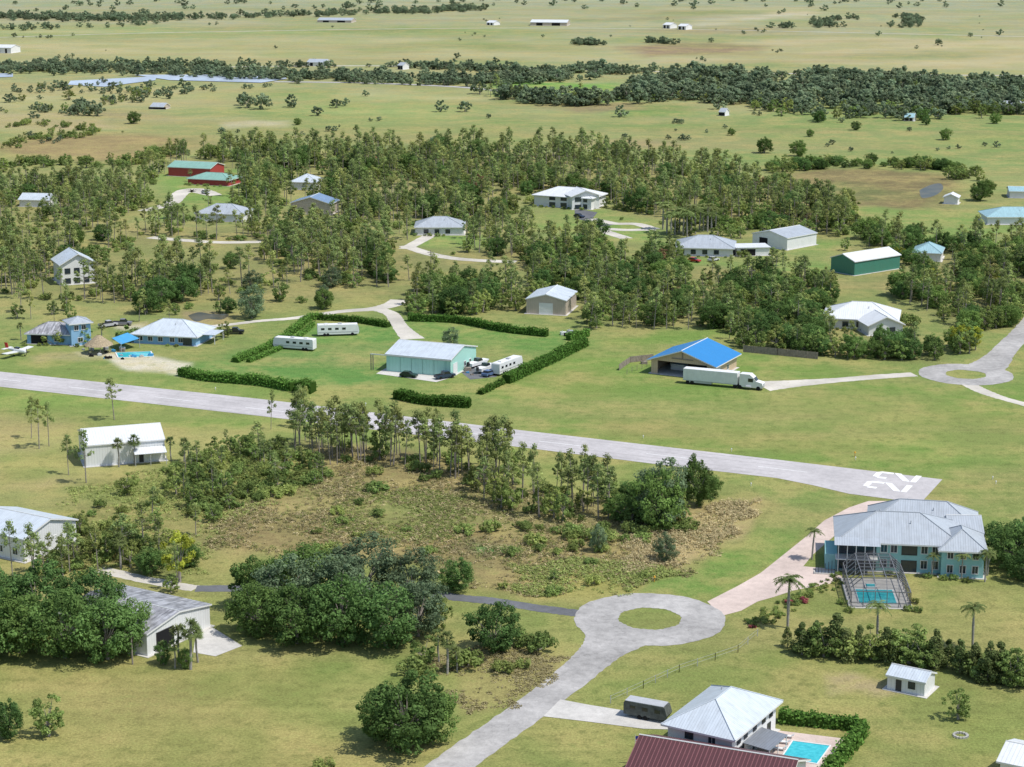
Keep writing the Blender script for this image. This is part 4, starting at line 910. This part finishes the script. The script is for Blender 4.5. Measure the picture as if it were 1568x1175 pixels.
for a in [('pine',175,643,9.8),('pine',60,688,11,.8),('pine',48,672,9.5,.7),('pine',75,684,10,.7),('pine',415,658,9,.6),('pine',455,655,10,.7),('pine',468,650,9,.6),('pine',132,740,11.5,.8),('pine',105,728,8.5,.8),('sabal',182,716,6),('sabal',206,712,6.3),('sabal',262,706,5),('sabal',282,708,5),('sabal',290,712,4.6),
  ('lime',275,892,10,.8),('pine',272,905,9,.5),('sabal',185,872,6.5),('pine',55,905,12,.7),('pine',20,890,11,.7),('pine',150,875,9,.8),('oak',230,880,5),('oak',290,868,4.5),
  ('oak',395,972,9,.95),('oak',455,985,10),('oak',525,985,11.5,.95),('oak',590,990,10.5),('grey',640,975,10.5,1.0),('grey',560,925,12.5,1.1),('oak',470,930,11.5,.95),('oak',400,930,9.5),('grey',630,930,10.5,1),('grey',520,950,12.5),('grey',440,950,11.5,1),('oak',700,905,6),
  ('oak',757,998,8.6,.9),('shrub',825,996,4),('shrub',795,988,3.4),('oak',622,1146,11,1.0),('oak',590,1132,8,.9),('oak',660,1136,8,.9),
  ('oak',15,1132,6.2,.7),('mid',75,1128,6.6,.8),('shrub',495,1182,2.4),
  ('oak',30,1000,11,.9),('oak',100,1008,11.5,.9),('oak',165,1010,10.5,.95),('oak',200,995,8.5,.8),('oak',60,960,11),('oak',0,960,10),('oak',140,965,11,.9),('oak',-30,1010,11),
  ('sabal',292,1026,7.8),('sabal',275,1018,6.2),('sabal',303,1015,6),('sabal',268,1024,4.4),('sabal',252,1016,3.6),('oak',250,1018,4,.6),('oak',285,1024,3.6,.6),
  ('sabal',685,1032,6.5),('sabal',672,1015,5.2),('sabal',700,1030,4),('mid',668,965,7,.8),('mid',650,1020,5),('shrub',712,1022,4),('shrub',640,1035,4),('shrub',770,1030,2.6),('shrub',800,1024,2),
  ('oak',1005,812,12.6,.72),('grey',1010,806,13.6,.85),('oak',1068,775,10.5,.6),('grey',915,845,5.5,.7),('grey',1020,860,5.5,.9),('grey',690,535,6,.9),
  ('royal',1243,858,6.2),('royal',1206,962,9.4),('royal',1343,987,7.4),('royal',1489,992,7.8),('royal',1476,878,6.2),('royal',1508,892,6),('royal',1426,884,4.6),('royal',1494,885,4.8),('royal',1472,888,5),('sabal',1512,882,5),
  ('mid',1467,1102,4.8,.95),('oak',1545,872,8.5,.9),('oak',1580,860,9),('oak',1530,850,6.5),('oak',1566,890,6),
  ('mid',430,462,7,.8),('oak',497,474,6.5,.8),('oak',350,480,5,.8),('grey',495,472,7,.7),
  ('oak',245,468,9),('oak',280,462,8.5),('oak',225,480,8),('lime',1470,540,8,.9),('oak',910,370,8.5,1.1),('oak',660,455,8),('rust',738,300,9),('rust',720,298,7),('rust',1010,408,7),
  ('mid',262,908,3.4),('shrub',905,895,2.4),('shrub',848,912,2.2)]: T(*a)
for i in range(14): T('royal',1015+i*6.2,random.uniform(352,366),random.uniform(8,11),1.2)
for x,y,h in [(1206,992,4.5),(1228,1003,6),(1244,1000,5.4),(1262,1006,6.2),(1280,1004,7),(1297,1010,6.4),(1316,1008,7.2),(1333,1010,6.2),(1355,1014,6.6),(1392,1016,6),(1412,1022,5.6),(1432,1024,6.4),(1450,1022,5),(1470,1030,6.6),(1492,1036,7),(1512,1045,6.8),(1532,1042,6.4),(1548,1050,7.2),(1566,1050,7),(1372,1010,4.5)]:
    T('juni' if random.random()<.65 else 'mid',x,y,h*random.uniform(.75,1.05),random.uniform(.9,1.4))
    if random.random()<.75: T('shrub' if random.random()<.5 else 'mid',x+8,y+random.uniform(-5,3),random.uniform(2.2,4.8))
gp=empty('flower_bed',0,0)
for i in range(95):
    t=random.random(); x=1150+130*t+random.uniform(-14,14); y=960-72*t+random.uniform(-9,9); w=P(x,y)
    inst(random.choice(['flower']+['shrub']*12),w[0],w[1],random.uniform(.4,1.0),1,gp)
for x,y in [(1390,935),(1400,925),(1405,938),(1300,938),(1290,925),(1420,885),(1460,888),(1445,888),(1480,892),(1376,884),(1360,882)]: T('shrub',x,y,1.3)
lp=empty('foundation_planting',0,0)
for Aw,fw,pe,L_,d_ in LANDSC:
    for i in range(int(L_/2.6)):
        if random.random()<.6:
            q=Aw+fw*(i*2.6+random.uniform(0,2))-pe*random.uniform(1.5,3); inst('shrub',q.x,q.y,random.uniform(.8,1.8),.9,lp)
    for s_ in (-3.5,L_+3.5):
        q=Aw+fw*s_+pe*random.uniform(0,d_); inst(random.choice(['mid','sabal','shrub']),q.x,q.y,random.uniform(2.5,5),1,lp)
def row(name,pts,n,wid,hr,kinds=(('far',1),),gap=-.45):
    par=empty(name,0,0); w=[V2(p) for p in wp(pts)]
    for i in range(n):
        k=random.randrange(len(w)-1); t=random.random(); p=w[k].lerp(w[k+1],t)
        kk=random.choices([q[0] for q in kinds],[q[1] for q in kinds])[0]
        if math.sin(p.x*.05+k)*math.sin(p.x*.013)<gap: continue
        inst(kk,p.x+random.gauss(0,wid*.5),p.y+random.gauss(0,wid),random.uniform(*hr)*random.uniform(.7,1.1),random.uniform(.8,1.4),par)
row('distant_tree_line',[(-40,108),(250,110),(500,122),(720,128),(860,122)],600,16,(3,8),gap=-.8)
row('distant_tree_line',[(-40,102),(300,102),(640,104),(820,112),(1000,112)],330,9,(3,7),gap=-.8)
scatter('distant_hammock',[(830,158),(980,150),(960,128),(1130,128),(1300,132),(1620,140),(1620,168),(1480,170),(1330,165),(1220,170),(1060,158),(940,162)],560,[('far',.8),('mid',.2)],(5,10.5),(.9,1.3),mind=6)
row('distant_tree_line',[(740,146),(850,160),(1000,164)],80,8,(7,12),(('far',.5),('pine',.5)))
row('distant_tree_line',[(900,112),(1130,118),(1620,134)],260,14,(5,10))
row('distant_tree_line',[(1150,168),(1330,178),(1480,172),(1620,176)],120,16,(5,9),(('far',.6),('mid',.4)))
row('distant_tree_line',[(-40,26),(120,30),(280,30),(560,22),(720,16)],480,22,(4,8),gap=-.8)
row('distant_tree_line',[(-40,12),(400,10),(1000,4),(1700,10)],150,90,(4,8))
row('distant_tree_line',[(1190,44),(1300,30),(1400,28),(1395,42),(1250,42)],150,10,(4,7))
row('distant_tree_line',[(870,68),(920,70)],26,6,(4,7)); row('distant_tree_line',[(985,66),(1040,68)],18,6,(4,7)); row('distant_tree_line',[(0,46),(220,40)],50,20,(4,7))
row('palmetto_scrub',[(-40,150),(60,172),(150,165),(240,140),(60,136)],120,22,(2,6),(('far',.6),('mid',.4)))
row('palmetto_scrub',[(-40,200),(60,190),(160,206),(60,212),(-40,232)],120,9,(1.5,4),(('mid',.6),('shrub',.4)))
row('palmetto_scrub',[(-40,262),(60,252),(200,252),(262,236),(330,205)],130,8,(2,6),(('mid',.6),('shrub',.4)))
row('marsh_edge_scrub',[(1180,262),(1260,255),(1400,256),(1460,262)],130,5,(2.5,5.5),(('mid',.7),('oak',.3)),gap=-.9)
row('marsh_edge_scrub',[(1100,258),(1180,290),(1290,330)],80,9,(5,10),(('mid',.4),('pine',.6)))
row('marsh_edge_scrub',[(1460,275),(1500,270)],16,5,(3,6),(('mid',1),)); row('canal_scrub',[(0,140),(260,140),(420,134)],40,9,(2,4),(('far',1),))
for x,y,h in [(205,190,7),(378,166,9),(400,168,10),(372,162,8),(446,165,8),(515,166,6),(485,178,6),(528,163,5),(675,172,7),(712,172,7),(950,180,7),(1170,235,8),(1222,240,8),(1254,188,7),(1448,215,6),(1525,190,6),(1412,185,7),(1418,192,5),(560,148,4),(60,172,6),(130,178,6),(150,178,8),(120,176,7),(1232,262,6),(1500,308,8),(1510,300,7),(258,152,6),(240,150,5),(1310,200,5),(1240,210,4),(455,192,4),(1120,208,4),(1090,66,5),(1436,70,6),(1530,55,6),(1200,20,5),(1345,56,5),(700,90,5),(760,98,5),(330,108,8),(1100,168,8),(1290,140,8)]:
    T('far' if y<185 else 'oak',x,y,h,.95)
for i in range(90):
    y=random.choice([random.uniform(50,100),random.uniform(160,240),random.uniform(15,60)]); x=random.uniform(-40,1620)
    for j in range(random.choice([1,1,1,2,4])): T('far',x+random.gauss(0,9),y+random.gauss(0,1.2),random.uniform(.9,3.4)*(1 if random.random()<.8 else 1.4))
for i in range(26): T('far',1130+i*18+random.uniform(-5,5),117+i*.5,random.uniform(3,6.5))
def hedge(name,px,w=1.6,h=1.9,mat='hedge'):
    pts=smooth(wp(px),6); vs=[]; ts=[]; b=MB()
    for p,q in zip(pts,pts[1:]):
        L=(q-p).length; t=(q-p)/max(L,1e-6); n=Vector((-t.y,t.x)); hh=h*random.uniform(.85,1.12); m=max(int(L*(2*h+w)*10),4)
        for i in range(m):
            s=random.random()*L; r=random.random()*(2*hh+w)
            if r<hh: off,z,nn=-w/2,r,(-n.x,-n.y,.2)
            elif r<hh+w: off,z,nn=r-hh-w/2,hh,(0,0,1)
            else: off,z,nn=w/2,2*hh+w-r,(n.x,n.y,.2)
            c=p+t*s+n*(off+random.gauss(0,.18)); z+=random.gauss(0,.16); nn=Vector(nn)+Vector((random.gauss(0,.5),random.gauss(0,.5),random.gauss(0,.5))); nn.normalize()
            a=nn.orthogonal().normalized(); c2=nn.cross(a); k=random.uniform(.14,.28); c3=Vector((c.x,c.y,max(z,.05)))
            vs+=[tuple(c3-a*k),tuple(c3-c2*k),tuple(c3+a*k),tuple(c3+c2*k)]; ts.append(random.uniform(.6,1.35))
        o=p-n*(w/2-.2); b.obox((o.x,o.y,0),(q-p).to_3d(),(n*(w-.4)).to_3d(),(0,0,hh-.2),M['hedge'])
        EX_PTS.append((p.x,p.y,w))
    core=b
    me=leafmesh(name,[(np.array(vs),np.array(ts),0)],lambda bb:(bb.v.extend(core.v),bb.f.extend(core.f)),[M[mat]],M['hedge'])
    at=me.attributes['tint']; nn=len(core.f)
    vals=np.zeros(len(me.polygons),np.float32); at.data.foreach_get('value',vals); vals[:nn]=.5; at.data.foreach_set('value',vals)
    o=bpy.data.objects.new(name,me); SC.collection.objects.link(o)
hedge('hedge',[(278,575),(320,583),(400,590),(450,599)],3,2.2); hedge('hedge',[(607,610),(660,620),(720,624)],3,2.2)
hedge('hedge',[(360,556),(420,530),(455,505),(470,493),(490,488)],2.0,1.6); hedge('hedge',[(380,556),(440,530),(480,498)],1.4,1.0)
hedge('hedge',[(490,490),(545,494),(595,502)],2,1.7); hedge('hedge',[(625,492),(700,495),(770,508),(838,516)],2.2,2.0)
hedge('hedge',[(775,588),(830,562),(895,530)],2.6,2.4); hedge('hedge',[(735,605),(770,588)],1.6,1.2)
hedge('hedge',[(1192,1106),(1250,1112),(1318,1122),(1300,1150),(1258,1200)],1.8,1.9); hedge('hedge',[(870,522),(900,515)],2,2)
hedge('hedge',[(455,600),(480,602)],4,3)
def tufts(name,poly,n,mat,h=.8,sz=.24,rad=.6,per=12):
    pw=wp(poly); a=np.array(pw); lo=a.min(0); hi=a.max(0); x=RNG.uniform(lo[0],hi[0],n*3); y=RNG.uniform(lo[1],hi[1],n*3)
    ok=inpoly(x+1.5*np.sin(y*.5),y+2*np.sin(x*.4),pw)&((np.sin(x*.31)+np.sin(y*.23+x*.11)+RNG.normal(0,.8,len(x)))>-.5); x=x[ok][:n]; y=y[ok][:n]
    cl=np.stack([x,y,np.full(len(x),h*.3),np.full(len(x),rad),np.full(len(x),rad),h*(.3+.5*RNG.random(len(x)))],1)
    v,t=cards(cl,per,sz,1.3,1.3,.3)
    me=leafmesh(name,[(v,t,0)],None,[M[mat]],M['bark']); o=bpy.data.objects.new(name,me); SC.collection.objects.link(o)
tufts('mixed_marsh_grass',marsh,3800,'mgrass',.55)
tufts('dry_marsh_grass',marsh,1500,'straw',.6)
tufts('green_marsh_grass',marsh,1500,'green',.6)
tufts('green_marsh_grass',[(560,745),(700,755),(740,800),(640,835),(490,815)],1500,'green',.45)
tufts('reed_bed',[(960,800),(1060,785),(1165,762),(1130,818),(1050,872),(950,880)],2000,'straw',1.0)
tufts('green_marsh_grass',[(780,866),(960,856),(1040,880),(950,912),(800,914)],1500,'green',.7)
tufts('woodland_undergrowth',[(440,680),(600,695),(780,745),(1090,785),(1080,812),(800,812),(720,760),(480,722)],1800,'mgrass',.7)
tufts('woodland_undergrowth',[(100,750),(400,685),(480,710),(480,770),(330,800),(310,880),(100,870)],2600,'green',.7)
tufts('rough_grass',[(640,1000),(800,990),(870,1012),(780,1085),(700,1100),(690,1040)],800,'mgrass',.3)
def fence(name,px,step,h,solid=False,mat=None):
    mat=mat or M['metal']; pts=[V2(p) for p in wp(px)]; b=MB()
    for p,q in zip(pts,pts[1:]):
        L=(q-p).length; n=max(int(L/step),1)
        for i in range(n+1):
            c=p.lerp(q,i/n); b.box(c.x-.05,c.x+.05,c.y-.05,c.y+.05,0,h,mat)
        dv=(q-p).to_3d()
        if solid: b.obox((p.x,p.y,.05),dv,(0,.05,0),(0,0,h-.1),mat)
        else:
            for z in (h-.08,h*.5): b.obox((p.x,p.y,z),dv,(0,.03,0),(0,0,.03),mat)
    b.done(name)
fence('chain_link_fence',[(935,1078),(985,1055),(1040,1030),(1095,1012),(1130,1000),(1160,975)],3,1.3)
fence('timber_fence',[(948,568),(965,556),(1000,552)],2.5,1.7,True,M['wood']); fence('timber_fence',[(960,574),(998,560)],2.5,1.5,False,M['wood'])
fence('timber_fence',[(1138,540),(1190,545),(1252,551)],2.5,2.0,True,M['wood'])
def upole(x,y,h=9):
    w=P(x,y); e=empty('utility_pole',*w); b=MB(); b.tube((0,0,0),(0,0,h),.16,.11,M['wood'],6); b.box(-1.1,1.1,-.06,.06,h-.9,h-.75,M['wood'])
    for s in (-.9,0,.9): b.tube((s,0,h-.75),(s,0,h-.5),.05,.05,M['metal'],5)
    b.done('pole_and_crossarm',e)
for q in [(1150,455),(450,350),(590,330),(900,290),(60,400),(203,1018,5.5),(660,425)]: upole(*q)
w=P(972,1172); e=empty('flagpole',*w); b=MB(); b.tube((0,0,0),(0,0,4.6),.05,.03,M['trim'],6)
fr=m_plain('flag_red',(.5,.03,.04),.8,.1); fb=m_plain('flag_blue',(.03,.05,.25),.8,.1)
for i in range(7): b.box(.05,1.3,-.01,.01,3.6+i*.12,3.6+(i+1)*.12,fr if i%2==0 else M['white'])
b.box(.05,.6,-.02,.02,4.0,4.44,fb); b.done('pole_and_flag',e)
w=P(1471,1128); b=MB()
for i in range(14):
    a=6.28*i/14; x=w[0]+1.0*math.cos(a); y=w[1]+1.0*math.sin(a); b.box(x-.18,x+.18,y-.14,y+.14,0,.3,M['conc'])
b.done('stone_fire_pit')
for (x,y) in [(330,598),(560,622),(985,672),(1120,692),(1310,705),(1520,735),(1525,742),(1150,745)]:
    w=P(x,y); b=MB(); b.tube((*w,0),(*w,.5),.06,.06,M['trim'],6); b.tube((*w,.5),(*w,.75),.16,.1,M['trim'],8,True); b.done('runway_edge_light')
for x,y,c in [(1002,892,(.6,.3,.02)),(1309,700,(.5,.05,.02))]:
    w=P(x,y); b=MB(); b.tube((*w,0),(*w,.9),.06,.05,m_plain('marker',c,.6,.05),6); b.tube((*w,.9),(*w,1.2),.25,.1,bpy.data.materials['marker'],8,True); b.done('marker_post')
def crate_stack(name,x0,x1,y0,y1,n):
    b=MB()
    for i in range(n):
        x,y=P(random.uniform(x0,x1),random.uniform(y0,y1)); s=random.uniform(.4,1.2); m=random.choice([M['wood'],M['white'],M['metal'],sh,M['dark']])
        b.obox((x,y,.02),(s*1.5,random.uniform(-.5,.5),0),(-.3,s,0),(0,0,s*.7),m); b.tube((x+.2,y+.2,s*.7),(x+.4,y+.2,s*1.1),.12,.12,m,6,True)
    b.done(name)
crate_stack('yard_equipment',112,250,536,552,18); crate_stack('yard_equipment',980,1040,556,566,5); crate_stack('yard_equipment',700,740,560,578,6); crate_stack('yard_equipment',845,870,510,520,4)
# ---------------------------------------------------------------- camera, light
cam=bpy.data.cameras.new('camera'); co=bpy.data.objects.new('camera',cam); SC.collection.objects.link(co)
co.location=(0,0,CH); co.rotation_euler=(math.pi/2-PITCH,0,0); cam.sensor_width=36; cam.lens=36*FPX/1568; cam.clip_start=1; cam.clip_end=30000; SC.camera=co
EL=math.radians(60); sd=Vector((.93,-.36,0)).normalized()*math.cos(EL)+Vector((0,0,math.sin(EL)))
sl=bpy.data.lights.new('sun','SUN'); sl.energy=4.2; sl.angle=math.radians(.6); sl.color=(1,.965,.91)
so=bpy.data.objects.new('sun',sl); SC.collection.objects.link(so); so.rotation_euler=sd.to_track_quat('Z','Y').to_euler(); so.location=(100,-100,300)
wd=bpy.data.worlds.new('World'); SC.world=wd; wd.use_nodes=True; nt=wd.node_tree; nt.nodes.clear()
sk=nt.nodes.new('ShaderNodeTexSky'); sk.sky_type='NISHITA'; sk.sun_disc=False; sk.sun_elevation=EL; sk.sun_rotation=math.atan2(sd.x,sd.y)
bg=nt.nodes.new('ShaderNodeBackground'); bg.inputs[1].default_value=.15; ow=nt.nodes.new('ShaderNodeOutputWorld')
nt.links.new(sk.outputs[0],bg.inputs[0]); nt.links.new(bg.outputs[0],ow.inputs[0])
SC.view_settings.view_transform='Standard'; SC.view_settings.look='None'; SC.view_settings.exposure=0
print('OBJECTS',len(bpy.data.objects))
